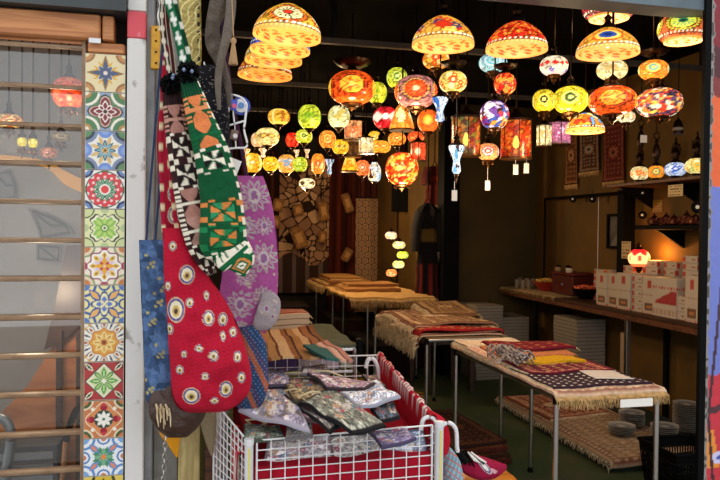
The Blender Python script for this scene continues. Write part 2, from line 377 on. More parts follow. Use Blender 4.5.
# --- right side : black pole and painted post
mx0, mx1 = pY(707.6, 250, YF - .03).x, pY(790, 250, YF - .03).x
S(MB().bx((mx0 - .034, YF - .034, 0), (mx0 - .0015, YF - .012, 2.7)).build('pillar_black', M['black'], smooth=False), 'black metal post at the right of the opening')
nz_, nx_ = 420, 44
u, v = np.meshgrid(np.linspace(0, 1, nx_), np.linspace(0, 1, nz_)); u, v = u.ravel(), v.ravel()
zt, z0 = 2.7, 0
u = u ** 2; X = mx0 + u * (mx1 - mx0); Z = z0 + v * (zt - z0)
p = Paint(X - mx0, Z, '#5f6fb8')
zz = lambda y: pY(714, y, YF - .03).z
wob = .02 * np.sin(X * 40) + .015 * np.sin(X * 17 + 1)
def band(y0, y1, c): p.m((Z + wob > zz(y1)) & (Z + wob < zz(y0)), c)
band(-60, 45, '#7e1826'); band(45, 76, '#4c1420'); band(76, 96, '#7c2a2a'); band(95, 185, '#e0602a'); band(185, 374, '#6a78c4'); band(374, 700, '#c22a3a'); band(405, 412, '#48222a')
p.m((Z < zz(430)) & (Z > zz(468)) & (X < mx0 + .05 + .2 * (zz(430) - Z)), '#e08a2c'); p.ell(.05, .03, '#c8c4e8', .09, zz(458)); p.ell(.02, .012, '#4050a0', .09, zz(458))
p.m(np.abs(X - mx0 - .02 - .1 * np.abs(Z - zz(415))) < .008, '#3a1c24')
chip = np.array([noise.noise(Vector((a * 30, b * 30, 3))) for a, b in zip(X, Z)])
p.m(((X - mx0) < .016 + .012 * chip), '#8d8784'); p.m(((X - mx0) < .012 + .01 * chip) & (chip > .1), '#4c4640')
mb = MB().grid([(a, YF - .03, b) for a, b in zip(X, Z)], nx_, nz_)
c = p.c; b0 = len(mb.v); mb.v += [(mx0, YF - .03, 0), (mx0, YF + .02, 0), (mx0, YF + .02, 2.7), (mx0, YF - .03, 2.7), (mx1, YF + .02, 0), (mx1, YF + .02, 2.7)]
mb.f += [(b0, b0 + 1, b0 + 2, b0 + 3), (b0 + 1, b0 + 4, b0 + 5, b0 + 2)]; mb.mi += [0, 0]
S(mb.colors(np.vstack([c, np.tile(lin('#77716c'), (6, 1))])).build('pillar_painted', mat('painted_mural', attr=True, rough=.6, bump=(30, .4)), smooth=False), 'painted post in orange, lilac and red at the right edge')

# inner black column at the jog
cx = pY(447, 200, YC - .1).x
S(MB().bx((cx - .09, YC - .25, 0), (cx + .09, YC - .05, H)).build('pillar_inner', M['black'], smooth=False), 'black column inside the shop by the olive wall')

# ceiling rails the lamps hang from
for i, (y, x0, x1) in enumerate(((47, -.4, 3.6), (91, -.4, 3.6), (117, -.4, 2.6))):
    d = (2.74 - 1.55) * F / (230 - y); p = pd(420, y + 1, d)
    o = MB().bx((x0, p.y - .02, 2.72), (x1, p.y + .02, 2.755)).build('trim_rail', mat('ceiling_rail', '#4c4744', rough=.6, metal=.3), smooth=False)
    S(o, 'pale ceiling rail carrying the lamps, ' + ('nearest of the three', 'middle of the three', 'farthest of the three')[i])
    mb = MB()
    for X in np.arange(x0 + .35, x1, .9): mb.bx((X - .015, p.y - .015, 2.755), (X + .015, p.y + .015, H))
    mb.build('rail_bracket', M['blackmetal'], o, smooth=False)
d = 3.25; p = pd(440, 0, 3.3)
o = S(MB().bx((-.3, p.y - .02, 2.72), (3.6, p.y + .02, 2.755)).build('trim_rail', M['blackmetal'], smooth=False), 'black front ceiling rail over the dome lamps')
mb = MB()
for X in np.arange(0, 3.6, .9): mb.bx((X - .015, p.y - .015, 2.755), (X + .015, p.y + .015, H))
mb.build('rail_bracket', M['blackmetal'], o, smooth=False)

# ------------------------------------------------------------------ light
w = bpy.data.worlds.new('overcast_day'); SC.world = w; w.use_nodes = True
bg = w.node_tree.nodes['Background']; bg.inputs[0].default_value = (.96, .98, 1, 1); bg.inputs[1].default_value = 1.5
SC.view_settings.view_transform = 'Standard'; SC.view_settings.look = 'None'; SC.view_settings.exposure = 0; SC.view_settings.gamma = 1
SC.view_settings.use_curve_mapping = False
SC.cycles.use_denoising = True
SC.cycles.max_bounces = 6; SC.cycles.transparent_max_bounces = 12
SC.cycles.sample_clamp_indirect = 4
# ------------------------------------------------------------------ mosaic lamps
Y_, O_, R_, G_, B_, W_, K_ = '#ffd23c', '#ff8a1e', '#e8281c', '#b4d23a', '#3a66d8', '#fff0cc', '#4a2210'
def lamp_paint(style, pl, P, phi, v, seed, phi0, nmed=4, nsm=420):
    """P: directions on the unit shade, phi: heading, v: 0 bottom .. 1 top"""
    pl = pal(pl); rg = np.random.default_rng(seed); N = len(phi)
    c = np.empty((N, 3)); c[:] = pl[0]
    x = np.mod(phi - phi0 + PI / nmed, 2 * PI / nmed) - PI / nmed      # heading from the nearest medallion
    y = (v - .5) * 1.9
    dk = np.array(lin('#3a1608'))
    def crackle(n, share=.12, amt=.55):
        s = rg.normal(size=(n, 3)); s /= np.linalg.norm(s, axis=1)[:, None]; i, gap = vor(P, s)
        return i, gap
    if style == 'cells':
        i, gap = crackle(150); w = rg.integers(0, len(pl), 150); c = np.array(pl)[w[i]] * (.75 + .5 * rg.random(150)[i])[:, None]; c[gap < .025] = dk
    elif style == 'smallcells':
        i, gap = crackle(nsm); w = rg.integers(0, len(pl), nsm); c = np.array(pl)[w[i]]; c[gap < .014] = c[gap < .014] * .25
    else:
        i, gap = crackle(160); c *= (.78 + .4 * rg.random(160)[i])[:, None]; c[gap < .04] *= .35
        q = Paint(x, y, '#000'); q.c = c
        if style == 'sun':
            q.disc(.74, dk, r0=.69).petals(22, .5, .72, .05, pl[1]).disc(.56, dk, r0=.5).disc(.51, pl[3]).petals(14, .2, .47, .035, pl[2]).disc(.2, pl[2], r0=.14).disc(.14, pl[-1])
        elif style == 'ring':
            q.disc(.6, pl[1]).disc(.5, pl[2]).disc(.34, pl[3]).disc(.16, pl[-1])
        elif style == 'floral':
            for k in range(7):
                a, b = rg.uniform(-.6, .6), rg.uniform(-.6, .6); col = pl[1 + k % (len(pl) - 1)]
                q.petals(6, .04, .3, .09, col, rg.random(), a, b).disc(.08, pl[0], a, b)
            q.petals(8, .08, .42, .12, pl[1]).disc(.13, pl[-1])
        elif style == 'stripe':
            q.m(np.abs(np.mod(phi * 7 / PI, 2) - 1) < .3, pl[1]).m(np.abs(y) > .72, pl[2]).m(np.abs(np.mod(phi * 7 / PI, 2) - 1) < .08, pl[-1])
        elif style == 'eyes':
            for a in (-.35, .35): q.disc(.3, pl[1], a, 0).disc(.2, pl[2], a, 0).disc(.09, pl[-1], a, 0)
        elif style == 'cross':
            q.m(np.abs(x) > np.abs(y) * 1.3 + .12, pl[1]).disc(.22, pl[2])
        elif style == 'diamonds':
            for a in (-.5, .1, .62): q.dia(.26, pl[1], a, .1 - .1 * a)
            q.m(y < -.55, pl[2]).petals(5, .02, .3, .08, pl[3], .3, -.2, -.6)
        c = q.c
    return c
def camphi(p): return math.atan2(-p.y, -p.x)

def metal_top(mb, p, zt, r, crown=0):
    mb.lathe([(r * .62, zt - .004), (r * .6, zt + .008), (r * .3, zt + .02), (r * .22, zt + .035), (r * .32, zt + .045), (r * .12, zt + .06), (.004, zt + .07)], (p.x, p.y, 0), 16)
    if crown:
        R = r * crown; n = 40; prof = [(.25, .03), (.55, .02), (.85, .06), (1.0, .1), (.95, .105), (.6, .05), (.25, .045)]
        vs = []
        for q, z in prof:
            for k in range(n):
                a = 2 * PI * k / n; s = 1 + (.13 * abs(math.cos(4 * a)) if q > .7 else 0)
                vs.append((p.x + R * q * s * math.cos(a), p.y + R * q * s * math.sin(a), zt + .02 + z * R * 6.5 * .7))
        mb.grid(vs, n, len(prof), True)
def finial(mb, p, zb, r):
    mb.lathe([(r * .5, zb + .004), (r * .52, zb - .006), (r * .36, zb - .016), (r * .2, zb - .02), (r * .26, zb - .028), (r * .1, zb - .038), (.003, zb - .05)], (p.x, p.y, 0), 14)
def bell_dots(mb, p, zb, r, n=6):
    for k in range(n):
        a = 2 * PI * k / n; mb.lathe([(.003, -.022), (.006, -.016), (.004, -.006), (.0015, 0)], (p.x + r * .55 * math.cos(a), p.y + r * .55 * math.sin(a), zb - .004), 6)
def bulb_and_fill_light(p, e, col=(1, .66, .34), r=.05):  # point light: the dome bulbs, plus added unseen fill lights
    l = bpy.data.lights.new('bulb_and_fill_light', 'POINT'); l.energy = e; l.color = col; l.shadow_soft_size = r
    o = bpy.data.objects.new('bulb_and_fill_light', l); COL.objects.link(o); o.location = p; return o
def tagline(root, p, z0, L, dx=0):
    mb = MB(); mb.tube([(p.x + dx, p.y, z0), (p.x + dx, p.y, z0 - L)], .0012, 4)
    t = mb.build('tag_string', M['white_wire'], root)
    MB().box((p.x + dx, p.y - .001, z0 - L - .03), (.032, .002, .06)).build('price_tag', M['paper'], t, smooth=False)

M['glow_mid'] = mat('lantern_glass', attr=True, rough=.2, emis=.62)
PROF = {
 'tulip': [(.3, -1), (.55, -.8), (.5, -.45), (.38, -.1), (.62, .35), (.95, .75), (1, 1)],
 'bell': [(1, -1), (.97, -.75), (.86, -.35), (.72, .1), (.55, .55), (.36, .85), (.2, 1)],
 'jar': [(.55, -1), (.9, -.8), (1, -.45), (1, .25), (.85, .6), (.5, .85), (.45, 1)],
}
def pendant(px, py, w, h, d, style, pl, label, kind='globe', crown=0, tags=(), glow='glow', group='mosaic lamps hanging from the ceiling', nmed=4, rod=True, seed=0):
    p = pd(px, py, d); r, hh = w * d / F / 2, h * d / F / 2
    t = thing('pendant_lamp', (p.x, p.y, p.z - hh - .05), label, 'lamp', group)
    far = d > 5; n, m_ = (36, 20) if far else (64, 34)
    zt, zb = p.z + hh, p.z - hh; fr = .0
    mb = MB(); P, phi, vv = [], [], []
    if kind == 'globe':
        e = .38; a0 = math.asin(e)
        prof = [(r * math.cos(a), hh * math.sin(a) / math.cos(a0)) for a in np.linspace(-PI / 2 + a0, PI / 2 - a0, m_)]
        # a squat shade is flatter than a sphere at the girdle
        prof = [(r * (q / r) ** .8, z) for q, z in prof]
    else:
        key = PROF[kind]; vs_ = [k[1] for k in key]
        prof = [(r * float(np.interp(z, vs_, [k[0] for k in key])), hh * z) for z in np.linspace(-1, 1, m_)]
    for q, z in prof:
        for k in range(n):
            a = 2 * PI * k / n; P.append((p.x + q * math.cos(a), p.y + q * math.sin(a), p.z + z)); phi.append(a); vv.append((z / hh + 1) / 2)
    mb.grid(P, n, len(prof), True)
    D = (np.array(P) - np.array(p)) / np.array([r, r, hh]); D /= np.linalg.norm(D, axis=1)[:, None] + 1e-9
    mb.colors(lamp_paint(style, pl, D, np.array(phi), np.array(vv), int(px * 7 + py) + seed, camphi(p - CAM), nmed))
    mb.build('glass_shade', M['glow_far'] if far and glow == 'glow' else M[glow], t)
    rt, rb = prof[-1][0], prof[0][0]
    mb = MB(); metal_top(mb, p, zt, max(rt * 1.5, .03), crown / max(rt * 1.5, .03) * r if crown else 0); mb.build('metal_top', M['bronze'], t)
    mb = MB(); finial(mb, p, zb, max(rb * 1.9, .025)) if kind != 'bell' else mb.lathe([(r * 1.02, zb - .006), (r * 1.03, zb), (r * 1.0, zb + .006)], (p.x, p.y, 0), 24)
    if not far and kind == 'globe': bell_dots(mb, p, zb - .004, max(rb * 1.9, .03))
    mb.build('finial' if kind != 'bell' else 'rim', M['bronze_hi'], t)
    if kind == 'bell':
        MB().lathe([(.001, -.03), (.018, -.015), (.02, .0), (.01, .02), (.001, .025)], (p.x, p.y, zb + hh * .8), 10).build('bulb', M['bulb'], t)
    if rod: MB().tube([(p.x, p.y, zt + .05), (p.x, p.y, H + .01)], .0045, 6).build('hanging_rod', M['bronze'], t)
    for L, dx in tags: tagline(t, p, zb - .04, L, dx)
    return t

def dome(px, py, w, h, d, style, pl, inner, label, tilt=0, nmed=4, band=True, bowl=False):
    p = pd(px, py, d); r, hh = w * d / F / 2, h * d / F
    t = thing('dome_lamp', (p.x, p.y, p.z), label, 'lamp', 'mosaic dome lamps over the shop entrance')
    T = Matrix.Rotation(tilt, 3, 'Y'); n, m_ = 110, 50
    def shell(rr, h1, z0, bell=.0):
        out = []
        for k in range(m_):
            t_ = k / (m_ - 1); t_ = 1 - (1 - t_) ** 1.6
            if bowl: out.append((rr * float(np.interp(t_, (0, .1, .25, .4, .6, .8, .93, 1), (.74, .88, .97, 1, .95, .78, .5, .12))), z0 + h1 * t_))
            else: out.append((rr * max(.06, (1 - t_ ** 1.9)) ** .74, z0 + h1 * t_))
        return out
    def surf(prof):
        P, ph, v = [], [], []
        for q, z in prof:
            for k in range(n):
                a = 2 * PI * k / n; P.append(T @ Vector((q * math.cos(a), q * math.sin(a), z)) + p); ph.append(a); v.append(z / hh)
        return P, np.array(ph), np.array(v)
    P, ph, v = surf([(r * (.74 if bowl else 1) * .995, -.008)] + shell(r, hh, 0))
    D = np.array([(q - p) for q in P]) / np.array([r, r, hh]); D /= np.linalg.norm(D, axis=1)[:, None] + 1e-9
    c = lamp_paint(style, pl, D, ph, np.clip(v * 1.15 - .05, 0, 1), int(px * 3 + py), camphi(p - CAM), nmed, 1400)
    bandc = np.array(lin('#ffc860')); dk = np.array(lin('#3a1608'))
    b1 = (v < (.09 if band else -1)); c[b1] = bandc * (.8 + .3 * np.sin(ph[b1] * 40))[:, None]
    c[(v > .09) & (v < .12)] = dk * 2; c[(v > .12) & (v < .17) & (np.sin(ph * 36) > 0)] = lin('#fff2d0'); c[(v < .03)] = lin('#e8a850')
    MB().grid(P, n, m_ + 1, True).colors(c).build('glass_shade', M['glow'], t)
    P, ph, v = surf([(r * (.74 if bowl else 1) * .985, -.007)] + shell(r * .97, hh * .96, 0))
    c = np.empty((len(P), 3)); c[:] = lin(inner); pat = (np.abs(v - .2) < .16) & (np.sin(ph * 13 + 2 * np.sin(v * 22)) * np.cos(v * 34) > .2); c[pat] = lin('#a85a28'); c[(v > .0) & (v < .03)] = lin('#e8a850')
    MB().grid(P, n, m_ + 1, True).colors(c).build('glass_lining', M['glow_mid'], t)
    zt = p.z + hh
    mb = MB(); mb.lathe([(r * .25, zt - .012), (r * .24, zt + .004), (r * .12, zt + .018), (.012, zt + .03), (.02, zt + .045), (.005, zt + .06)], (p.x, p.y, 0), 18); mb.build('metal_top', M['bronze'], t)
    mb = MB(); mb.tube([(p.x, p.y, zt + .05), (p.x, p.y, H + .01)], .004, 6); mb.build('hanging_rod', M['bronze'], t)
    mb = MB(); mb.lathe([(.001, -.045), (.022, -.03), (.028, -.005), (.02, .02), (.012, .04)], (p.x, p.y, p.z + hh * .55), 14); b = mb.build('bulb', M['bulb'], t)
    MB().lathe([(.014, .035), (.015, .08)], (p.x, p.y, p.z + hh * .55), 10).build('socket', M['black'], b)
    bulb_and_fill_light(p + Vector((0, 0, hh * .1)), .7)
    return t

YO = '#ffc83c #e03418 #c8281c #ffe060 #fff0b0'
dome(287, 36, 68, 33, 3.1, 'sun', '#f0b038 #d8301c #20281c #f0e0a0 #e8341c', '#f0b860', 'big amber dome lamp with red flower, front of the row of four', .07)
dome(280, 50, 60, 27, 3.44, 'smallcells', '#3a66d8 #2040a8 #a8c4f0 #e0a030 #1c2c60', '#f0b860', 'blue mosaic dome lamp directly behind the red flower dome', .04, band=False)
dome(273.5, 60.5, 57, 26, 3.78, 'smallcells', '#e8982c #f0b850 #8c8c30 #c05a18 #3c5c3c', '#e8a850', 'amber dome lamp third in the row of four', .03, band=False)
dome(265, 75.5, 54, 24, 4.13, 'smallcells', '#f0882c #f0a840 #d05418 #e8b860 #a84418', '#e89c48', 'orange dome lamp lowest and last in the row of four', .03, band=False)
dome(443, 45, 62, 30, 3.4, 'floral', '#f0a43c #c8341c #283c60 #ffd060 #e8341c', '#f0b868', 'amber dome lamp with a blue eye motif and small red flowers')
dome(516.5, 49.5, 61, 29, 3.4, 'smallcells', '#e8341c #d02818 #ff6a28 #b81c14 #ff9a30', '#f0b068', 'red and orange mosaic dome lamp')
dome(607.5, 53, 61, 26, 3.4, 'ring', '#f0a034 #e0501c #f4c850 #2c4890 #182c60', '#f0b068', 'amber dome lamp with large blue eye medallion')
dome(609, 18, 52, 24, 3.95, 'smallcells', '#d8283c #b01c34 #f0d0c0 #e85a60 #802040', '#ffe0a8', 'crimson dome lamp cut by the beam above', band=False, bowl=True)
dome(683, 40.5, 49, 29, 3.5, 'sun', '#e8703c #c8d83c #3c8a5a #e8e84a #183c2c', '#ffe0a0', 'red mosaic dome lamp with yellow green flower next to the black post', band=False, bowl=True)
dome(585, 131, 38, 19, 4.2, 'cells', '#ffb040 #f08a2c #e83c28 #ffe890 #5a9ad0', '#ffd080', 'small amber dome lamp with coloured spots under the orange globe')

L = [
 # px py w h d style palette label kind crown tags
 (352, 88, 47, 31, 4.55, 'sun', '#ff5c1c #c8281c #e05018 #ffc83c #ffe060', 'large orange globe lamp with yellow sun under a bronze crown', 'globe', .75),
 (377, 93, 20, 20, 5.0, 'floral', '#d8d838 #a8b428 #f0e860 #6a8a20', 'lime globe lamp half hidden behind the large orange sun globe', 'globe', 0),
 (416, 92, 43, 30, 4.4, 'sun', '#c88078 #ffc04c #ff7a34 #f04a1c #ffe8b0', 'wide pink globe lamp with orange sun medallion', 'globe', 0),
 (397, 78, 21, 19, 5.25, 'ring', '#d4dc3c #4a6a1c #e8ec6c #4c7a20 #f4f4a0', 'lime globe lamp with green eye above the pink sun globe', 'globe', 0),
 (436, 60, 27, 17, 4.1, 'floral', '#ffa030 #e8481c #ffd050 #ffe890', 'orange flower globe lamp under the blue-eyed amber dome', 'globe', 0),
 (453, 82, 28, 20, 3.82, 'floral', '#ffe070 #d85a24 #e8b030 #fff0b0', 'yellow globe lamp with a red brown star', 'globe', .9),
 (493, 63, 28, 17, 4.0, 'ring', '#9cd0d8 #e8f4f0 #6ab8c8 #a8d8d8 #58a090', 'pale blue globe lamp under the red dome', 'globe', 0),
 (505, 84, 22, 20, 3.75, 'cells', '#e8341c #ff5a24 #c8241c #ff9438', 'scarlet mosaic globe lamp below the pale blue globe', 'globe', 1.0),
 (494.5, 115, 29, 26, 3.9, 'cells', '#c82c3c #6a3c98 #e8e0e8 #3c5cb0 #f0a040 #8c2c6c #d8d0f0', 'multicoloured purple and red mosaic globe lamp', 'globe', 0),
 (402, 169, 33, 31, 5.0, 'smallcells', '#ff5a1c #e8341c #ffb83c #c82818 #ffd870', 'red and yellow mosaic ball lamp hanging low by the red lantern', 'globe', 0),
 (385.5, 118, 25, 21, 5.4, 'cross', '#e0242c #ffd8c8 #fff4f0', 'red globe lamp with a pale cross patch', 'globe', 0),
 (402, 117, 25, 26, 4.9, 'floral', '#ff9c3c #e8e0a0 #d86828 #fff0c0', 'orange bell lamp with pale flowers', 'bell', 0),
 (428, 121, 21, 21, 4.9, 'ring', '#ff6c24 #e8501c #ff9030 #d8b83c #c8e060', 'orange globe lamp with a yellow green spot', 'globe', 0),
 (440, 110, 16, 24, 4.02, 'cells', '#9cc8f0 #e8f4ff #3c78d0 #c8e4f8', 'pale blue tulip lamp to the right of the pink sun globe', 'tulip', 0),
 (554, 66, 28, 18, 3.9, 'diamonds', '#fff0cc #d8281c #f0c8c0 #4c5cb0', 'cream globe lamp with red diamonds', 'globe', .0),
 (570.5, 100, 35, 25, 3.9, 'ring', '#f0d82c #a8b428 #f0e878 #3c5a20 #d8e880', 'wide yellow globe lamp with green eye', 'globe', 0),
 (544, 101, 23, 21, 4.15, 'ring', '#e8cc30 #c8a828 #f0e060 #20281c #f0e878', 'yellow globe lamp with black eye beside the wide yellow globe', 'globe', 0),
 (612, 70, 30, 18, 3.8, 'floral', '#f4e6a8 #c8b06c #fff4cc #b89c50', 'cream globe lamp above the wide orange globe', 'globe', .9),
 (612.5, 101, 47, 27, 3.55, 'sun', '#ff5c1c #d8401c #c83c18 #ffa02c #ffc040', 'wide orange globe lamp with amber sun, right of the yellow globes', 'globe', 0),
 (653.5, 70, 29, 18, 3.8, 'ring', '#ff9a30 #c8502c #f0d060 #6cb0a0 #ffd860', 'orange globe lamp with a teal eye', 'globe', .9),
 (659, 103, 45, 27, 3.85, 'smallcells', '#e86c34 #f8e0c0 #5c3c5c #c83c28 #f0b050 #38384c', 'wide speckled red and white globe lamp near the black post', 'globe', 0),
 (626.5, 117, 17, 11, 4.4, 'floral', '#fff0c8 #d89c60 #f8d8a0', 'tiny cream globe lamp under the wide orange globe', 'globe', 0),
 (488, 152, 22, 16, 4.4, 'ring', '#f0a060 #c03428 #e8c8c8 #d84c3c #f8e0d0', 'red and cream globe lamp with a price tag between the two lanterns', 'globe', 0, ((.09, 0),)),
 (456.5, 160, 16, 28, 3.9, 'cells', '#bfe4f4 #e8f8ff #5ca0c8 #d8f0f8', 'pale blue tulip lamp with price tag overlapping the orange green lantern', 'tulip', 0, ((.05, -.01),)),
 (279, 117, 22, 15, 5.9, 'stripe', '#ffb838 #a05a1c #ffd058 #ffe890', 'amber striped globe lamp, first of the high rear row', 'globe', 0),
 (309.5, 117, 23, 23, 5.9, 'floral', '#d4e03c #8cac28 #e8ec70 #5c8c20', 'lime green ball lamp in the high rear row', 'globe', 0),
 (339, 117, 22, 21, 5.9, 'floral', '#f4ecb0 #c8b45c #fff8d8 #a8a048', 'cream yellow ball lamp with medallions in the high rear row', 'globe', 0),
 (267.5, 137, 24, 17, 6.4, 'eyes', '#ffe08c #8c5a24 #ffd058 #5c3818', 'cream globe lamp with dark eye rings, left side of the rear group', 'globe', 0),
 (257.5, 140, 13, 14, 6.6, 'floral', '#f0c088 #d89850 #ffe0b0', 'peach globe lamp peeping out behind the cream eye-ringed globe', 'globe', 0),
 (292.5, 140, 14, 14, 6.6, 'cells', '#f0301c #d82018 #ff5028', 'plain red globe lamp beside the small lime globe', 'globe', 0),
 (304, 136.5, 17, 13, 6.3, 'ring', '#d8dc3c #a8b030 #f0f080 #485c18 #c8d850', 'small lime globe lamp right of the plain red globe', 'globe', 0),
 (327.5, 139.5, 17, 17, 6.4, 'ring', '#ff9a38 #d8501c #ffc058 #e86a28 #c8e070', 'orange globe lamp with ringed eye under the cream yellow ball', 'globe', 0),
 (340.5, 147, 17, 14, 6.5, 'eyes', '#ffc430 #8c5c18 #ffe070 #483010', 'golden globe lamp beside the unlit square lantern', 'globe', 0),
 (380, 147, 22, 12, 6.5, 'eyes', '#ffb038 #d85a20 #ffd870 #7c3414', 'amber globe lamp with a pair of red eyes', 'globe', 0),
 (374.5, 137, 13, 11, 6.8, 'floral', '#ffc83c #e0a028 #fff0a0', 'small golden globe lamp above the amber pair-of-eyes globe', 'globe', 0),
 (397, 139, 18, 13, 6.2, 'ring', '#ff9430 #d8601c #ffb850 #c84818 #ffe070', 'orange globe lamp below the bell lamp with pale flowers', 'globe', 0),
 (416, 137, 17, 10, 6.2, 'floral', '#f0602c #c83c1c #ff9848', 'red orange globe lamp just above the glowing red lantern', 'globe', 0),
 (252.5, 163, 19, 19, 7.0, 'floral', '#ffc030 #e89820 #ffe478 #fff4b8', 'bright golden ball lamp, left end of the low rear row', 'globe', 0),
 (270.5, 164, 16, 14, 7.0, 'eyes', '#ffc42c #c88c1c #ffe878 #806018', 'golden globe lamp, second in the low rear row', 'globe', 0),
 (286.5, 164, 18, 18, 7.1, 'floral', '#ffb44c #6c9cc0 #e8f0f0 #d87c38', 'amber ball lamp with a blue star in the low rear row', 'globe', 0),
 (300, 164.5, 15, 14, 6.9, 'floral', '#c8d838 #88a828 #e8f080', 'green globe lamp in the low rear row', 'globe', 0),
 (318, 164, 14, 20, 7.0, 'floral', '#ff9c34 #d85a24 #ffd060 #fff0a8', 'tall orange egg lamp in the low rear row', 'globe', 0),
 (329.5, 167, 9, 15, 7.1, 'cells', '#8cb0d0 #d0e4f0 #587898', 'small blue tulip lamp right of the orange egg lamp', 'tulip', 0),
 (350, 163, 17, 17, 6.9, 'floral', '#ffb02c #e88c20 #ffe070', 'golden bell lamp in the low rear row', 'bell', 0),
 (362.5, 168, 15, 15, 7.0, 'ring', '#ff7c3c #e0481c #ffb070 #d8341c #ffe8c0', 'coral globe lamp next to the blue and white jar lamp', 'globe', 0),
 (374.5, 172, 13, 19, 7.1, 'cells', '#d0e8f0 #90b8d0 #f8f0d8 #e8d090', 'blue and white jar lamp at the right of the low rear row', 'jar', 0),
 (307, 183.5, 16, 10, 7.4, 'cross', '#fff0c0 #483820 #ffe8a8', 'cream globe lamp with dark wedges hanging lowest before the curtains', 'globe', 0),
]
for a in L:
    pendant(*a[:8], kind=a[8], crown=a[9], tags=a[10] if len(a) > 10 else ())
for px, py, w, h, d, lb in ((247, 153, 8, 8, 7.35, 'tiny cream tulip lamp above the bright golden ball'), (263, 153, 9, 9, 7.35, 'tiny amber tulip lamp between two golden globes'), (297, 154, 7, 8, 7.0, 'tiny white tulip lamp above the blue star ball'), (307, 154, 6, 9, 7.0, 'tiny white tulip lamp above the green globe')):
    pendant(px, py, w, h, d, 'cells', '#fff0d0 #ffd8a0 #f0b070', lb, kind='tulip')

# lanterns : glass cylinders in a bronze cage
def lantern(px, py, w, h, d, style, pl, label, square=False, glow='glow', tags=()):
    p = pd(px, py, d); r, hh = w * d / F / 2, h * d / F / 2
    t = thing('hanging_lantern', (p.x, p.y, p.z - hh - .02), label, 'lantern', 'glass lanterns hanging from the ceiling')
    n, m_ = (4, 30) if False else (56, 30)
    P, ph, v = [], [], []
    for j in range(m_):
        for k in range(n):
            a = 2 * PI * k / n + .6; q = r
            if square:
                s = max(abs(math.cos(a)), abs(math.sin(a))); q = r * .92 / s
            P.append((p.x + q * math.cos(a), p.y + q * math.sin(a), p.z - hh * .9 + 1.8 * hh * j / (m_ - 1))); ph.append(a); v.append(j / (m_ - 1))
    v = np.array(v); ph = np.array(ph)
    D = np.stack([np.cos(ph), np.sin(ph), (v - .5) * 2.4], 1)
    c = lamp_paint(style, pl, D, ph, v, int(px + py), camphi(p - CAM))
    MB().grid(P, n, m_, True).colors(c).build('glass_cylinder' if not square else 'glass_box', M[glow], t)
    if glow == 'glow_lant': MB().lathe([(.001, -.035), (.016, -.02), (.02, 0), (.014, .02), (.008, .04), (.001, .045)], (p.x, p.y, p.z - hh * .15), 12).build('bulb', M['bulb_bright'], t)
    mb = MB(); k = 1.06 if not square else 1.3
    mb.lathe([(r * k, p.z + hh * .88), (r * k, p.z + hh * .98), (r * .8, p.z + hh * 1.08), (r * .3, p.z + hh * 1.3), (r * .2, p.z + hh * 1.45), (.006, p.z + hh * 1.55)], (p.x, p.y, 0), 24); mb.build('metal_top', M['bronze'], t)
    MB().lathe([(.001, p.z - hh * .94), (r * k, p.z - hh * .94), (r * k, p.z - hh * .86), (r * .98, p.z - hh * .86)], (p.x, p.y, 0), 24).build('base_ring', M['bronze_hi'], t)
    mb = MB()
    for i in range(6):
        a = 2 * PI * i / 6 + .3; q = r * 1.03
        mb.tube([(p.x + q * math.cos(a), p.y + q * math.sin(a), p.z - hh * .9), (p.x + q * math.cos(a), p.y + q * math.sin(a), p.z + hh * .9)], .0025, 5)
    mb.build('cage_bars', M['bronze'], t)
    MB().tube([(p.x, p.y, p.z + hh * 1.5), (p.x, p.y, H + .01)], .0045, 6).build('hanging_rod', M['bronze'], t)
    for Lg, dx in tags: tagline(t, p, p.z - hh * .95, Lg, dx)
    return t
M['bulb_bright'] = mat('bright_bulb', '#ffc060', emis=9)
for k_ in ('glow_lant',):
    m_ = mat('crackle_lantern_glass', attr=True, rough=.15, emis=.42); nt_ = m_.node_tree; o_ = nt_.nodes['Material Output']; b_ = nt_.nodes['Principled BSDF']
    x_ = nt_.nodes.new('ShaderNodeMixShader'); t_ = nt_.nodes.new('ShaderNodeBsdfTransparent'); t_.inputs[0].default_value = (1, .72, .4, 1); x_.inputs[0].default_value = .34
    nt_.links.new(b_.outputs[0], x_.inputs[1]); nt_.links.new(t_.outputs[0], x_.inputs[2]); nt_.links.new(x_.outputs[0], o_.inputs[0]); M[k_] = m_
lantern(466, 137, 29, 41, 4.2, 'smallcells', '#d87830 #8c6c2c #c8502c #7c8c3c #e8a040 #a83c38', 'orange and green crackle glass lantern left of the red globe with tag', glow='glow_lant')
lantern(516, 140, 30, 41, 4.2, 'smallcells', '#e84c1c #d83818 #f07828 #b82c18 #f09838', 'orange red crackle glass lantern with two price tags', glow='glow_lant', tags=((.03, 0), (.02, .07)))
lantern(544, 136, 12, 23, 4.6, 'floral', '#e8d8a0 #c8a868 #fff0c8', 'small cream lantern beside the pink lantern', square=True)
lantern(558.5, 134, 19, 24, 4.7, 'floral', '#c87898 #a04c78 #f0c0d8', 'small pink glass lantern under the wide yellow globe', square=True)
lantern(353, 131, 16, 21, 6.3, 'floral', '#f0a068 #d86c38 #ffd0a0', 'square orange glass lantern above the dim lantern', square=True)
lantern(353, 149, 13, 18, 6.75, 'smallcells', '#7c4c24 #5c3818 #8c6030', 'dim brown square lantern', square=True, glow='glow_dim')
lantern(366, 146, 13, 17, 6.0, 'floral', '#ffe8b8 #f0b878 #fff4d8', 'cream square lantern right of the dim lantern', square=True)
lantern(418, 152, 13, 20, 5.4, 'ring', '#e04c28 #c83820 #f08050 #ffe0b8', 'glowing red square lantern right above the low red mosaic ball', square=True)

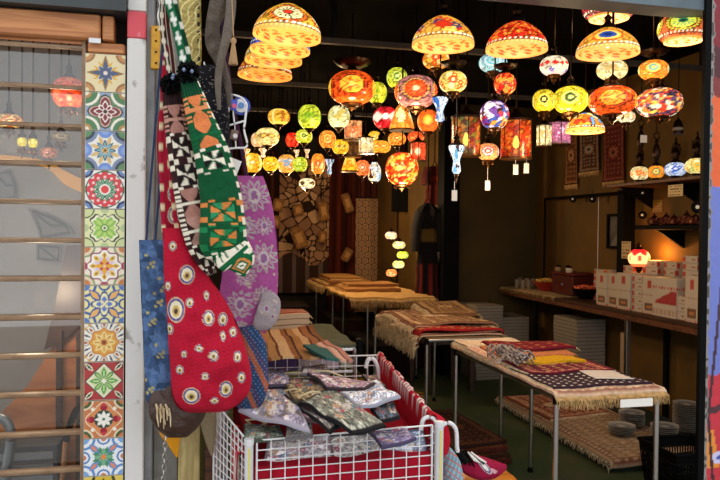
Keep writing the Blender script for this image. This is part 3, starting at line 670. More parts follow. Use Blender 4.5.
# unseen point lights added under the rear and middle clusters, boosting their own glow
for px, py, d, e in ((300, 200, 7.6, 24), (370, 196, 7.4, 24), (262, 190, 7.6, 20), (340, 200, 9.0, 16), (345, 190, 5.7, 8), (352, 126, 4.5, 5), (416, 130, 4.4, 5), (625, 134, 3.7, 4), (565, 140, 3.9, 4), (402, 202, 5, 7), (516, 190, 4.2, 7), (466, 196, 4.2, 6)):
    bulb_and_fill_light(pd(px, py, d), e)
# ------------------------------------------------------------------ cloth slabs and rugs
def fringe(pts, out, drop, n, L, parent, m, name='fringe', r=.0022, jit=.35):
    """strands along an edge polyline; out: outward direction, drop: how far they hang"""
    mb = MB(); pts = [Vector(p) for p in pts]; seg = len(pts) - 1; out = Vector(out)
    for i in range(n):
        t = (i + RND.random()) / n * seg; k = min(int(t), seg - 1); p = pts[k].lerp(pts[k + 1], t - k)
        l = L * RND.uniform(.7, 1.15); sd = (pts[k + 1] - pts[k]).normalized() * RND.uniform(-jit, jit) * l
        a = p + out * l * .35 * RND.uniform(.6, 1.2) + Vector((0, 0, -drop * l * .25)); b = p + out * l * (1 - .75 * drop) * RND.uniform(.8, 1.1) + Vector((0, 0, -drop * l)) + sd
        mb.tube([p - out * .004, a, b], [r, r * 1.15, r * .5], 3)
    o = mb.build(name, m, parent); o['kind'] = 'stuff'; return o

def oriental(pl, seed=0, medal=True, asp=2.0):
    pl = pal(pl)
    def f(u, v):
        x, y = u * 2 - 1, (v * 2 - 1) * asp
        p = Paint(x, y, pl[0]); b = np.minimum(1 - np.abs(x), asp - np.abs(y))
        p.m((np.mod(x * 7, 1) < .35) & (np.mod(y * 7, 1) < .35), pl[1])
        p.m((np.hypot(np.mod(x * 3.5, 1) - .5, np.mod(y * 3.5, 1) - .5) < .22), pl[2])
        if medal: p.star(.55, .07, 10, pl[3]).star(.46, .06, 10, pl[1]).petals(8, .05, .42, .1, pl[2]).disc(.1, pl[3])
        p.m(b < .3, pl[3]).m(b < .27, pl[1]); p.m((b < .24) & (b > .12) & (np.mod((x + y) * 6, 1) < .5), pl[2]); p.m(b < .1, pl[3]).m(b < .06, pl[0])
        c = p.c * (.85 + .3 * np.random.default_rng(seed).random(len(u)))[:, None]
        return c
    return f
def plain(h, h2=None, amt=.18, seed=0, stripes=0):
    a = np.array(lin(h)); b = np.array(lin(h2 or h))
    def f(u, v):
        t = np.random.default_rng(seed).random(len(u)); c = a[None] * (1 - amt + 2 * amt * t)[:, None]
        if stripes: k = np.mod(v * stripes, 1) < .3; c[k] = b
        return c
    return f

def slab(name, cs, thick, colfn, mt=None, parent=None, tv=None, nu=40, nv=40, amp=.004, freq=6, tbl=None, puff=0, edge=None, seed=0, post=None, roundoff=.3):
    """cs: near-left, near-right, far-right, far-left corners of the top; tbl: (x0,x1,y0,y1) edges over which the cloth falls"""
    a, b, c, d = [Vector(k) for k in cs]; P, U, V = [], [], []
    off = Vector((seed * 3.1, seed * 1.7, seed))
    top = []
    for j in range(nv):
        for i in range(nu):
            u, v = i / (nu - 1), j / (nv - 1); p = a.lerp(b, u).lerp(d.lerp(c, u), v)
            e = min(u, 1 - u) * 2; e2 = min(v, 1 - v) * 2; k = min(e, e2)
            p = p + (Vector((0, 0, 1)) if tv is None else Vector(tv).normalized()) * (amp * noise.noise(p * freq + off) * 2 + puff * (min(1, k * 3) ** .5))
            if tbl:
                x0, x1, y0, y1 = tbl; s = 0
                for ax, lo, hi in ((0, x0, x1), (1, y0, y1)):
                    o = 0
                    if p[ax] < lo: o = lo - p[ax]; sg = -1; ed = lo
                    elif p[ax] > hi: o = p[ax] - hi; sg = 1; ed = hi
                    if o > 0:
                        q = .035; t = min(o, q); p[ax] = ed + sg * (t * .8 + max(0, o - q) * .12 + .006 * noise.noise(p * 14 + off)); p.z -= (t / q) ** 2 * q * .55 + max(0, o - q) * .98
            if post: p = post(u, v, p)
            top.append(p); U.append(u); V.append(v)
    U, V = np.array(U), np.array(V); col = colfn(U, V)
    bot = []
    for k, p in enumerate(top):
        j, i = divmod(k, nu); e = min(i, nu - 1 - i, j, nv - 1 - j)
        bot.append(p - (Vector((0, 0, thick)) if tv is None else Vector(tv)))
    mb = MB(); mb.grid(top, nu, nv); nb = len(top)
    mb.v += [tuple(p) for p in bot]
    f2 = [tuple(q + nb for q in reversed(f)) for f in mb.f]; mb.f += f2
    ring = list(range(nu)) + [nu * j + nu - 1 for j in range(1, nv)] + list(range(nu * nv - 2, nu * (nv - 1) - 1, -1)) + [nu * j for j in range(nv - 2, 0, -1)]
    for q in range(len(ring)):
        s, t = ring[q], ring[(q + 1) % len(ring)]; mb.f.append((s, s + nb, t + nb, t))
    mb.mi = [0] * len(mb.f)
    cb = col.copy() if edge is None else np.tile(lin(edge), (nb, 1))
    mb.colors(np.vstack([col, cb])); o = mb.build(name, mt or M['cloth'], parent)
    o_top = dict(near=[top[i] for i in range(nu)], far=[top[nu * (nv - 1) + i] for i in range(nu)], left=[top[nu * j] for j in range(nv)], right=[top[nu * j + nu - 1] for j in range(nv)])
    return o, o_top
OUT = dict(near=(0, -1, 0), far=(0, 1, 0), left=(-1, 0, 0), right=(1, 0, 0))
def rug(label, x0, x1, y0, y1, z, thick, colfn, fr='', frL=.05, frd=.6, frm='fringe', group='rugs piled on the steel tables', name='rug', cat='rug', frn=90, **kw):
    cs = kw.pop('cs', None) or ((x0, y0, z), (x1, y0, z), (x1, y1, z), (x0, y1, z))
    o, E = slab(name, cs, thick, colfn, **kw)
    tag(o, label, cat, group)
    for s in fr.split():
        pts = [p - Vector((0, 0, thick * .5)) for p in E[s]]
        fringe(pts, OUT[s], frd, frn, frL, o, M[frm])
    return o

# ------------------------------------------------------------------ steel tables in a row
M['ply'] = mat('table_board', '#7a5c3c', rough=.7)
def table(X0, X1, Y0, Y1, z, label):
    t = thing('steel_table', ((X0 + X1) / 2, (Y0 + Y1) / 2, 0), label, 'table', 'steel display tables in a row')
    for x, y in ((X0, Y0), (X1, Y0), (X0, Y1), (X1, Y1)):
        l = MB().tube([(x, y, .02), (x, y, z - .03)], .0125, 12).build('leg', M['chrome'], t)
        MB().lathe([(.017, 0), (.018, .012), (.014, .025), (.013, .03)], (x, y, 0), 12).build('foot_cap', M['black'], l)
        MB().tube([(x, y, z - .045), (x, y, z - .005)], .0155, 12).build('leg_collar', M['black'], l)
    mb = MB()
    mb.tube([(X0, Y0, z - .02), (X1, Y0, z - .02), (X1, Y1, z - .02), (X0, Y1, z - .02)], .01, 8, True); mb.build('top_frame', M['chrome'], t)
    MB().bx((X0 + .002, Y0 + .002, z - .012), (X1 - .002, Y1 - .002, z - .002)).build('tabletop', M['ply'], t, smooth=False)
    return t
T1 = (1.6, 2.12, 2.87, 4.12); T2 = (1.57, 2.13, 4.6, 6.02); T3 = (1.73, 2.26, 6.95, 8.15); T4 = (1.66, 2.2, 8.45, 9.65)
table(*T1, .815, 'steel-legged display table nearest the shop entrance')
table(*T2, .805, 'steel-legged display table second from the entrance under the rugs with cream fringes')
table(*T3, .83, 'steel-legged display table third from the entrance under a plain beige rug')
table(*T4, .83, 'steel-legged display table farthest back by the curtains')

# table 1
z = .817
rug('pale beige rug spread as base cloth over the nearest table, tan fringe hanging in front', 1.575, 2.145, 2.83, 4.16, z + .012, .012, oriental('#c8ab8e #b08468 #d8c4a8 #8a5a48', 3), 'near', .06, .85, frn=330, tbl=(1.585, 2.135, 2.86, 4.14), nv=60)
rug('dark brown mat with cream dots on top of the nearest table, front of the pile', 1.60, 2.12, 2.90, 3.36, z + .022, .009, lambda u, v: np.where((np.hypot(np.mod(u * 12, 1) - .5, np.mod(v * 10, 1) - .5) < .17)[:, None], np.array(lin('#d8cfc4'))[None], np.array(lin('#33202a'))[None] * np.ones((len(u), 1))), 'left right', .03, .5, 'fringe_pale', nu=90, nv=70)
rug('maroon mat folded beneath the yellow mat on the nearest table', 1.62, 2.10, 3.18, 3.62, z + .032, .009, oriental('#5c1a2a #8c2c38 #c89c70 #3a1420', 5), 'right left', .04, .5, 'fringe_pale')
rug('bright yellow mat in the pile on the nearest table', 1.66, 2.06, 3.38, 3.66, z + .044, .011, plain('#c89c14', '#d8b430', .12, 2), '', puff=.002, amp=.007)
rug('salmon orange mat above the yellow mat on the nearest table', 1.64, 2.08, 3.52, 3.84, z + .053, .01, plain('#b8744c', None, .2, 4), 'right', .03, .5)
rug('crimson velvet rug with gold flowers, top of the pile on the nearest table', 1.68, 2.14, 3.62, 3.9, z + .068, .013, lambda u, v: np.where((np.hypot(np.mod(u * 6, 1) - .5, np.mod(v * 4, 1) - .5) < .2)[:, None], np.array(lin('#a06a3c'))[None], np.array(lin('#6e1426'))[None] * np.ones((len(u), 1))), 'far right', .04, .35, 'fringe_pale', nu=70, nv=50, frn=130, puff=.004, edge='#5c1020', amp=.008)
rug('cream folded rug at the far end of the nearest table', 1.60, 2.0, 3.92, 4.16, z + .042, .026, oriental('#d8c8b0 #c0a890 #e4d8c4 #a88468', 8, False), 'left far', .04, .6, 'fringe_pale', puff=.008, seed=4)
rug('pale pink folded rug next to the cream rug on the nearest table', 1.585, 1.82, 3.50, 3.92, z + .034, .018, oriental('#d8b8a4 #b88470 #e0ccb8 #9c6450', 9, False), 'left', .03, .7, 'fringe_pale', puff=.006, seed=2)
# rope tassels heaped on the left edge of the pile
mb = MB()
for k in range(46):
    x, y = RND.uniform(1.60, 1.70), RND.uniform(3.28, 3.62); a = RND.uniform(0, 6.28); z0 = z + .054
    pts = [(x + .02 * i * math.cos(a + i * .5), y + .02 * i * math.sin(a + i * .5), z0 + .03 * math.sin(i * .9) + RND.uniform(0, .03)) for i in range(5)]
    mb.tube(pts, .0055, 5)
tag(mb.build('tassel_heap', mat('grey_rope', '#a89a8c', rough=.95, nz=(60, '#4c3c44', .45, .6))), 'heap of grey and black rope tassels on the left edge of the nearest table', 'tassels', None, 'stuff')
tag(slab('paper_sheet', [(1.88, 3.0, z + .03), (2.06, 2.96, z + .03), (2.08, 3.16, z + .031), (1.9, 3.2, z + .031)], .002, plain('#cfc8bc', None, .03), M['print'], amp=.002, nu=8, nv=8)[0], 'white paper sheet lying on the dark dotted mat', 'paper')
q = pY(633, 402, 2.80)
tag(MB().box((q.x, 2.773, q.z + .003), (.165, .002, .036)).build('paper_sign', M['paper'], smooth=False), 'white paper strip pinned to the fringe of the nearest table', 'sign')

# table 2 : rugs across the table, cream ends falling over both sides
z = .807
pl2 = ['#8e5a48 #b88468 #d8b898 #6a2c28', '#a86c54 #c89c78 #e0c8a8 #7c3430', '#b01e24 #c83430 #d8a070 #701418', '#7a4c40 #a87458 #d0b08c #4c2420', '#8c6448 #b89470 #d8c09c #5c3428']
lb2 = ['lowest rose brown rug in the fringed pile on the second table', 'dusty pink rug second in the fringed pile on the second table', 'bright red rug in the middle of the fringed pile on the second table', 'brown rose rug above the red rug on the second table', 'olive brown rug on top of the fringed pile on the second table']
for k in range(5):
    zz = z + .014 + k * .0135; ex = .10 - .018 * k
    rug(lb2[k], 1.57 - ex, 2.13 + ex * .9, 4.64 + .035 * k * (k > 2) + .02 * (k % 2), 5.75 - .12 * (k % 3), zz, .0115, oriental(pl2[k], k), 'left right', .10, .8, 'fringe_pale', frn=170, tbl=(1.56, 2.14, 4, 7), nu=50, nv=44, amp=.012, freq=3, seed=k, puff=.004, edge=('#d8c4a4', '#c89c84', '#a81c22', '#d0b494', '#8a6a50')[k])
cs = [(1.84, 5.25, z + .09), (2.2, 5.2, z + .095), (2.25, 5.8, z + .13), (1.9, 5.9, z + .11)]
rug('golden brown rug leaning up at the back of the second table', 0, 0, 0, 0, 0, .025, oriental('#7c5838 #a07c50 #c8a878 #5c3424', 12), 'right left', .1, .8, 'fringe_pale', cs=cs, frn=200)
# table 3
z = .832
rug('plain beige wool rug covering the third table, tan fringe in front', 1.52, 2.42, 6.86, 8.2, z + .03, .02, plain('#c49c60', '#b48c50', .1, 3), 'near right', .12, .75, frn=260, amp=.008, seed=3)
rug('tan folded rug on the far half of the third table', 1.62, 2.25, 7.5, 8.15, z + .062, .03, plain('#a97a42', '#8a5c30', .14, 5, 9), 'left', .1, .8, frn=160, puff=.006, seed=5)
rug('amber folded rug on top at the far end of the third table', 1.7, 2.3, 7.75, 8.2, z + .095, .03, plain('#b08048', '#7c5028', .14, 6, 7), 'left', .1, .8, frn=140, puff=.006, seed=6)
# table 4
rug('tan rug covering the farthest table by the curtains', 1.58, 2.3, 8.4, 9.7, z + .03, .03, plain('#a8783e', '#8a5c30', .14, 7, 12), 'near left', .12, .8, frn=200, amp=.01, seed=8)
rug('rust brown rug folded on the farthest table', 1.64, 2.2, 8.55, 9.4, z + .068, .036, plain('#9c6c38', '#6c4424', .14, 8, 9), 'left', .1, .8, frn=160, puff=.008, seed=9)
rug('gold rug rolled flat on top of the farthest table', 1.68, 2.1, 8.7, 9.5, z + .105, .034, plain('#b48446', '#8a6030', .14, 9, 6), 'near', .06, .6, puff=.01, seed=10)
# on the floor between the tables
q0, q1 = pZ(378, 372, .03), pZ(425, 396, .03)
rug('golden straw rug lying on the floor behind the second table', 0, 0, 0, 0, 0, .03, plain('#9c7434', '#7c5824', .2, 11, 20), 'near', .08, .3, cs=[(1.45, 6.2, .04), (2.1, 6.15, .04), (1.7, 6.9, .04), (1.3, 6.9, .04)], group='rugs on the shop floor', amp=.01)
cols = ['#4c1e18 #5c2c20 #7c5438 #28100c', '#3c2014 #54301e #6c4830 #1c0e0a', '#54241a #6c3826 #80583a #2c1410', '#341c14 #50301f #60402a #1c0e0a']
for k in range(4):
    x0 = 1.7 + .012 * k
    rug(('brown red', 'dark brown', 'rust red', 'dark umber')[k] + ' rug in the low floor pile behind the wire basket, ' + ('lowest', 'second up', 'third up', 'topmost')[k], 0, 0, 0, 0, 0, .022, oriental(cols[k], k), '', cs=[(x0 - .08, 4.22 + .04 * k, .035 + .03 * k), (x0 + .36, 4.27 + .05 * k, .03 + .028 * k), (x0 + .34 - .03 * k, 5.2, .05 + .03 * k), (x0 - .1, 5.15, .05 + .034 * k)], group='rugs on the shop floor', seed=k)
ORD = 'second third fourth fifth sixth seventh eighth ninth tenth eleventh twelfth thirteenth fourteenth fifteenth sixteenth seventeenth eighteenth nineteenth twentieth twenty-first twenty-second'.split()
# ------------------------------------------------------------------ right wall : counter, shelves and what stands on them
M['dark_wood'] = mat('dark_stained_wood', '#4a2a18', rough=.5, wood=('#2a160c', (30, 2, 30)))
cz = .93
t = thing('counter', (3.55, 5.6, 0), 'dark wooden counter along the mustard wall carrying white gift boxes', 'counter')
MB().bx((3.33, 3.6, cz - .03), (3.775, 7.22, cz), .004).build('worktop', M['dark_wood'], t)
MB().bx((3.325, 3.6, cz - .075), (3.345, 7.22, cz - .031), .003).build('front_rail', M['brown_wood'], t)
for y, mt in ((6.5, M['black']), (4.95, M['chrome']), (3.65, M['black'])):
    MB().bx((3.36, y - .02, 0), (3.40, y + .02, cz - .031), .004).build('leg', mt, t)
    MB().bx((3.72, y - .02, 0), (3.76, y + .02, cz - .031), .004).build('leg', M['black'], t)
def yat(px, X=3.37, py=308): return pX(px, py, X).y
# cloth runner on the far part
rug('cream runner cloth on the far part of the counter', 3.31, 3.7, 6.0, 7.2, cz + .006, .005, plain('#a8906c', None, .15), 'left', .04, .9, group=None, name='runner_cloth', cat='cloth', tbl=(3.325, 4, 5, 8), frn=70)

# gift boxes
def box_mesh(name, lx, ly, lz, fn, label, group):
    mb = MB(); cols = []
    def face(o, a, b, k):
        n1, n2 = 22, 30; u, v = np.meshgrid(np.linspace(0, 1, n1), np.linspace(0, 1, n2)); u, v = u.ravel(), v.ravel()
        mb.grid([tuple(Vector(o) + Vector(a) * s + Vector(b) * w) for s, w in zip(u, v)], n1, n2); cols.append(fn(u, v, k))
    x, y = lx / 2, ly / 2
    face((-x, y, 0), (0, -ly, 0), (0, 0, lz), 'side'); face((x, -y, 0), (0, ly, 0), (0, 0, lz), 'side')
    face((-x, -y, 0), (lx, 0, 0), (0, 0, lz), 'front'); face((x, y, 0), (-lx, 0, 0), (0, 0, lz), 'front')
    face((-x, -y, lz), (lx, 0, 0), (0, ly, 0), 'top'); face((-x, y, 0), (lx, 0, 0), (0, -ly, 0), 'bottom')
    mb.colors(np.vstack(cols)); o = mb.build(name, M['print'], smooth=False, base=(0, 0, 0))
    return tag(o, label, 'box', group)
def fn_tall(u, v, k):
    p = Paint(u, v, '#b8ac9a')
    if k in ('side', 'front'):
        p.m((v > .1) & (v < .3) & (u > .15) & (u < .85), '#6a4630').m((v > .14) & (v < .22) & (u > .3) & (u < .7), '#b07848').m((v > .72) & (v < .9) & (np.abs(u - .5) < .12), '#a8342c').m((v > .5) & (v < .53) & (np.mod(u * 9, 1) < .6), '#9c8878').m((v > .42) & (v < .44) & (np.mod(u * 11, 1) < .6) & (u > .1) & (u < .9), '#9c8878').m((v < .06) & (np.mod(u * 5, 1) < .3), '#b03830')
    return p.c
def fn_flat(u, v, k):
    p = Paint(u, v, '#b8ac9c')
    if k in ('side', 'front'): p.m((u < .22) & (v > .2) & (v < .85), '#b03c30').m((u > .6) & (u < .9) & (v > .4) & (v < .6), '#8c6c58').m((v < .12), '#a89c8c')
    else: p.m((np.abs(u - .5) < .3) & (np.abs(v - .5) < .25), '#b8705c')
    return p.c
def fn_roof(u, v, k):
    p = Paint(u, v, '#b8ac9c')
    if k in ('side', 'front'):
        p.m((v > .34) & (v < .34 + .42 * u) & (u > .1) & (v < .68), '#a02830').m((v > .7) & (v < .76) & (np.mod(u * 8, 1) < .5), '#b03c3c').m((v < .2) & (np.mod(u * 6, 1) < .6) & (v > .06), '#a88c78').m((np.mod(u * 7 + v * 2, 1) < .1) & (v > .34) & (v < .66) & (u > .3), '#7c1c24')
    return p.c
tall = box_mesh('gift_box', .15, .17, .27, fn_tall, '', 'white gift boxes on the counter')
flat = box_mesh('gift_box', .17, .2, .055, fn_flat, '', 'white gift boxes on the counter')
roof = box_mesh('gift_box', .15, .3, .25, fn_roof, '', 'white gift boxes on the counter')
used = set()
def place(src, x, y, z, label, rz=0, sc=None):
    if id(src) not in used:
        used.add(id(src)); o = src
        o.location = (x, y, z); o.rotation_euler = (0, 0, rz)
        if sc: o.scale = sc
        o['label'] = label; return o
    return dup(src, (x, y, z), rz, label, sc)
ft = 3.445
ys = [yat(601), yat(611.5), yat(623.5), yat(647.5), yat(693)]
for i, (y, l) in enumerate(zip(ys, ('tall white gift box at the far end of the front row', 'tall white gift box second from the far end of the front row', 'tall white gift box just before the stack of small boxes', 'tall white gift box between the small-box stack and the red-roof box', 'tall white gift box nearest the black post'))):
    gap = (.16, .17, .19, .17, .15)[i]
    place(tall, ft + (.0, .012, -.006, .01, -.01)[i], y, cz + .001, l, (.03, -.04, .02, .05, -.02)[i], (1, gap / .17 * .9, (1.02, 1.03, 1.08, 1.03, 1.2)[i]))
place(roof, ft, yat(664), cz + .001, 'white gift box printed with a large red roof shape', 0, (1, .9, 1.15))
y = yat(636)
for k in range(5): place(flat, ft + .01, y, cz + .001 + k * .0566, 'small white box in the front-row stack of five, ' + ('bottom', 'second', 'middle', 'fourth', 'top')[k], .02 * (k % 2), (.9, .62, 1))
y = yat(679)
for k in range(3): place(flat, ft + .01, y, cz + .001 + k * .0566, 'small white box in the front-row stack of three, ' + ('bottom', 'middle', 'top')[k], -.02 * (k % 2), (.9, .6, 1))
XB = 3.655
for nm, px, n, sy, lz in (('pile behind the farthest tall boxes', 606, 5, .9, 1), ('pile behind the stack of five', 636, 6, .75, 1), ('pile behind the red-roof box', 657, 7, .9, 1), ('pile behind the stack of three', 678, 7, .8, 1.0), ('pile nearest the black post', 698, 8, .85, 1)):
    y = pX(px, 300, XB).y
    for k in range(n):
        place(flat, XB, y, cz + .001 + k * .0566, 'flat white box, ' + nm + ', ' + ('lowest' if k == 0 else 'topmost' if k == n - 1 else ('second', 'third', 'fourth', 'fifth', 'sixth', 'seventh')[k - 1] + ' from the bottom'), RND.uniform(-.12, .12), (.9 + RND.uniform(-.06, .06), sy * RND.uniform(.85, 1), lz))

# red topped table lamp
p = pX(639, 258, 3.56); p.y = p.y
t = thing('table_lamp', (p.x, p.y, cz), 'glowing table lamp with a red topped glass globe among the white boxes', 'lamp')
n = 40; prof = [(.085 * math.cos(a) ** .8, .075 * math.sin(a)) for a in np.linspace(-1.2, 1.2, 26)]
P, V = [], []
for r, z in prof:
    for k in range(n): a = 2 * PI * k / n; P.append((p.x + r * math.cos(a), p.y + r * math.sin(a), p.z + z)); V.append(z / .075)
V = np.array(V); ph = np.tile(np.arange(n) * 2 * PI / n, len(prof))
c = np.tile(lin('#ffb070'), (len(P), 1)); c[V > .45 + .15 * np.cos(ph * 6)] = lin('#c81c1c'); c[(np.abs(V) < .25) & (np.cos(ph * 6) > .75)] = lin('#e03c24'); c[V < -.6] = lin('#e05c30')
MB().grid(P, n, len(prof), True).colors(c).build('glass_shade', mat('red_lamp_glass', attr=True, emis=2.2), t)
zb = p.z - .07
MB().lathe([(.07, cz + .001), (.072, cz + .012), (.03, cz + .03), (.012, cz + .06), (.012, zb - .05), (.02, zb - .04), (.03, zb - .015), (.035, zb)], (p.x, p.y, 0), 20).build('base', M['bronze_hi'], t)
MB().lathe([(.035, p.z + .07), (.03, p.z + .085), (.012, p.z + .095), (.015, p.z + .105), (.002, p.z + .125)], (p.x, p.y, 0), 16).build('finial', M['bronze'], t)
bulb_and_fill_light(p + Vector((.12, -.05, .05)), 5, (1, .40, .07), .04)  # added unseen light beside the shade for the orange glow on the wall

# upper shelf with ewer lamps
uz = 1.955
t = thing('bracket_shelf', (3.6, 4.7, uz), 'wooden wall shelf carrying the ewer lamps', 'shelf', 'shelves on the mustard wall')
MB().bx((3.42, 3.7, uz - .025), (3.778, 5.35, uz), .003).build('board', M['brown_wood'], t)
for y in (4.0, 4.6, 5.2): MB().prism([(3.776, y, uz - .026), (3.46, y, uz - .026), (3.776, y, uz - .2)], (0, .02, 0)).build('bracket', M['black'], t, smooth=False)
lz = 1.61
t = thing('bracket_shelf', (3.6, 4.4, lz), 'black wall shelf with teapots below the ewer lamps', 'shelf', 'shelves on the mustard wall')
MB().bx((3.46, 3.7, lz - .035), (3.778, 5.0, lz), .003).build('board', M['black'], t)
for y in (4.0, 4.8): MB().prism([(3.776, y, lz - .036), (3.52, y, lz - .036), (3.776, y, lz - .18)], (0, .02, 0)).build('bracket', M['black'], t, smooth=False)
def ewer(px, py, w, h, style, pl, label, loops=2):
    p = pX(px, py, 3.56); d = (RM.transposed() @ (p - CAM)).z * -1; r, hh = w * d / F / 2, h * d / F / 2
    p.z = uz + .03 + hh
    t = thing('ewer_lamp', (p.x, p.y, uz), label, 'lamp', 'ewer lamps on the wall shelf')
    n, m_ = 44, 22; P, ph, v = [], [], []
    for a in np.linspace(-1.15, 1.15, m_):
        for k in range(n):
            b = 2 * PI * k / n; q = r * math.cos(a) ** .8; P.append((p.x + q * math.cos(b), p.y + q * math.sin(b), p.z + hh * math.sin(a) / math.sin(1.15))); ph.append(b); v.append(math.sin(a) / 2 + .5)
    ph = np.array(ph); v = np.array(v); D = (np.array(P) - np.array(p)) / np.array([r, r, hh]); D /= np.linalg.norm(D, axis=1)[:, None]
    MB().grid(P, n, m_, True).colors(lamp_paint(style, pl, D, ph, v, int(px), camphi(p - CAM))).build('glass_shade', M['glow'], t)
    MB().lathe([(r * .75, uz + .001), (r * .8, uz + .008), (r * .4, uz + .02), (r * .5, uz + .032), (r * .45, p.z - hh)], (p.x, p.y, 0), 20).build('base', M['bronze'], t)
    zt = p.z + hh
    MB().lathe([(r * .5, zt - .004), (r * .55, zt + .01), (r * .25, zt + .025), (r * .42, zt + .06), (r * .4, zt + .085), (r * .16, zt + .12), (r * .22, zt + .14), (r * .1, zt + .16), (r * .14, zt + .17), (.002, zt + .2)], (p.x, p.y, 0), 18).build('ewer_top', M['bronze'], t)
    mb = MB()
    for s in ((-1, 1) if loops == 2 else (1,)):
        pts = [(p.x - .25 * s * q, p.y - s * q, zt + z_) for q, z_ in ((r * .3, .03), (r * .75, .05), (r * .95, .09), (r * .7, .135), (r * .3, .13), (r * .2, .11))]
        mb.tube(pts, .006, 7)
    mb.build('handle', M['bronze'], t)
    return t
ewer(639.5, 175, 18, 13, 'floral', '#f4e0a0 #d87838 #fff0c0 #c8a048', 'cream ewer lamp, first from the far end of the wall shelf', 1)
ewer(656, 172, 16, 12, 'ring', '#ff9c30 #d86020 #4c8c50 #ffd060 #3c6c48', 'orange ewer lamp with a green eye on the wall shelf', 1)
ewer(675.5, 172, 21, 13, 'floral', '#c8d8f0 #3858b0 #8098d8 #e8f0ff', 'blue and white ewer lamp with loop handles on the wall shelf')
ewer(697, 168, 23, 15, 'floral', '#ffe890 #e8a838 #fff4c8 #88a058', 'yellow ewer lamp nearest the black post on the wall shelf')
# hanging bronze ornaments above the shelf
def bellamp(px, py, w, h, d, label, cat='ornament', name='bronze_bell'):
    p = pd(px, py, d); r, hh = w * d / F / 2, h * d / F / 2
    t = thing(name, (p.x, p.y, p.z - hh), label, cat)
    MB().lathe([(r * .95, p.z - hh), (r, p.z - hh * .5), (r * .95, p.z), (r * .7, p.z + hh * .55), (r * .25, p.z + hh * .85), (r * .2, p.z + hh)], (p.x, p.y, 0), 20).build('bell_body', M['bronze'], t)
    MB().lathe([(r * .96, p.z - hh * .6), (r * 1.03, p.z - hh * .55), (r * 1.03, p.z - hh * .25), (r * .96, p.z - hh * .2)], (p.x, p.y, 0), 20).build('pale_band', mat('pale_band', '#8c8478', rough=.5), t)
    MB().tube([(p.x, p.y, p.z + hh * .95), (p.x, p.y, H + .01)], .003, 5).build('hanging_cord', M['black'], t)
bellamp(678, 126, 10, 16, 4.9, 'small dark bell ornament hanging over the blue and white ewer lamp')
for px, y0, lb in ((656.5, 148, 'dark bronze chain ornament hanging above the orange ewer lamp'), (641, 135, 'dark bronze drop ornament with white label hanging above the cream ewer lamp')):
    p = pd(px, y0, 4.75)
    t = thing('hanging_ornament', (p.x, p.y, p.z - .1), lb, 'ornament')
    MB().lathe([(.004, p.z - .1), (.02, p.z - .07), (.028, p.z - .03), (.018, p.z + .01), (.008, p.z + .03), (.016, p.z + .045), (.006, p.z + .06)], (p.x, p.y, 0), 14).build('drop_body', M['bronze'], t)
    MB().tube([(p.x + .022 * math.cos(a), p.y, p.z + .082 + .022 * math.sin(a)) for a in np.linspace(0, 2 * PI, 14)[:-1]], .004, 6, True).build('ring', M['bronze'], t)
    MB().tube([(p.x, p.y, p.z + .1), (p.x, p.y, H + .01)], .003, 5).build('hanging_cord', M['black'], t)
    if px < 650: MB().box((p.x, p.y - .03, p.z - .03), (.05, .002, .05)).build('white_label', M['paper'], t, smooth=False)
# teapots on the black shelf
def teapot(y, x, label):
    t = thing('teapot', (x, y, lz), label, 'teapot', 'dark teapots on the black wall shelf')
    MB().lathe([(.03, lz + .001), (.05, lz + .012), (.058, lz + .035), (.045, lz + .058), (.022, lz + .066)], (x, y, 0), 18).build('pot_body', M['maroon'], t)
    MB().lathe([(.024, lz + .066), (.014, lz + .08), (.004, lz + .084), (.008, lz + .092), (.001, lz + .1)], (x, y, 0), 14).build('lid', M['bronze_hi'], t)
    MB().tube([(x, y - .05, lz + .03), (x, y - .075, lz + .045), (x, y - .085, lz + .068)], [.009, .006, .004], 7).build('spout', M['maroon'], t)
    MB().tube([(x, y + .05, lz + .05), (x, y + .08, lz + .05), (x, y + .08, lz + .025), (x, y + .053, lz + .02)], .004, 6).build('handle', M['bronze_hi'], t)
    return t
M['maroon'] = mat('maroon_enamel', '#4a1c18', rough=.3, nz=(40, '#8c6040', .55, .6))
t0 = teapot(4.10, 3.6, 'dark red teapot on the black wall shelf, nearest the black post')
nm = ('second from the black post', 'third from the black post', 'fourth from the black post', 'fourth from the far end', 'third from the far end', 'second from the far end', 'at its far end')
for k in range(7): dup(t0, (3.59 + .02 * (k % 2), 4.10 + .118 * (k + 1), lz), (-.3, .5, -.6, .2, -.2, .6, -.4)[k], 'dark red teapot on the black wall shelf, ' + nm[k], (1, 1, (.9, 1.1, .95, 1.15, .9, 1.05, 1)[k]))
# round eye amulets
def amulet(px, py, X, label, r=.035):
    p = pX(px, py, X); t = thing('eye_amulet', (X, p.y, p.z - r), label, 'amulet', 'round black eye amulets')
    R_ = Matrix.Rotation(-PI / 2, 3, 'Y') @ Matrix.Identity(3); R_ = Matrix.Rotation(.6, 3, 'Z') @ R_
    MB().lathe([(r, -.006), (r, .004), (r * .8, .009), (.001, .009)], p, 22, R_).build('black_disc', M['black'], t)
    MB().lathe([(r * .3, .0085), (r * .3, .012), (.001, .013)], p, 18, R_).build('white_eye', M['paper'], t)
    MB().tube([p + Vector((0, 0, r)), p + Vector((.0, 0, r + .05))], .0025, 5).build('cord', M['black'], t)
amulet(573, 199, 3.66, 'round black eye amulet on the black rail, farther of the pair'); amulet(592.5, 199, 3.66, 'round black eye amulet on the black rail, nearer of the pair')
amulet(642.5, 215, 3.74, 'round black eye amulet on the wall beside the teapots'); amulet(698, 207, 3.44, 'large round black eye amulet near the black post', .045); amulet(643, 193, 3.41, 'small black eye amulet under the wall shelf beside the price card', .022)
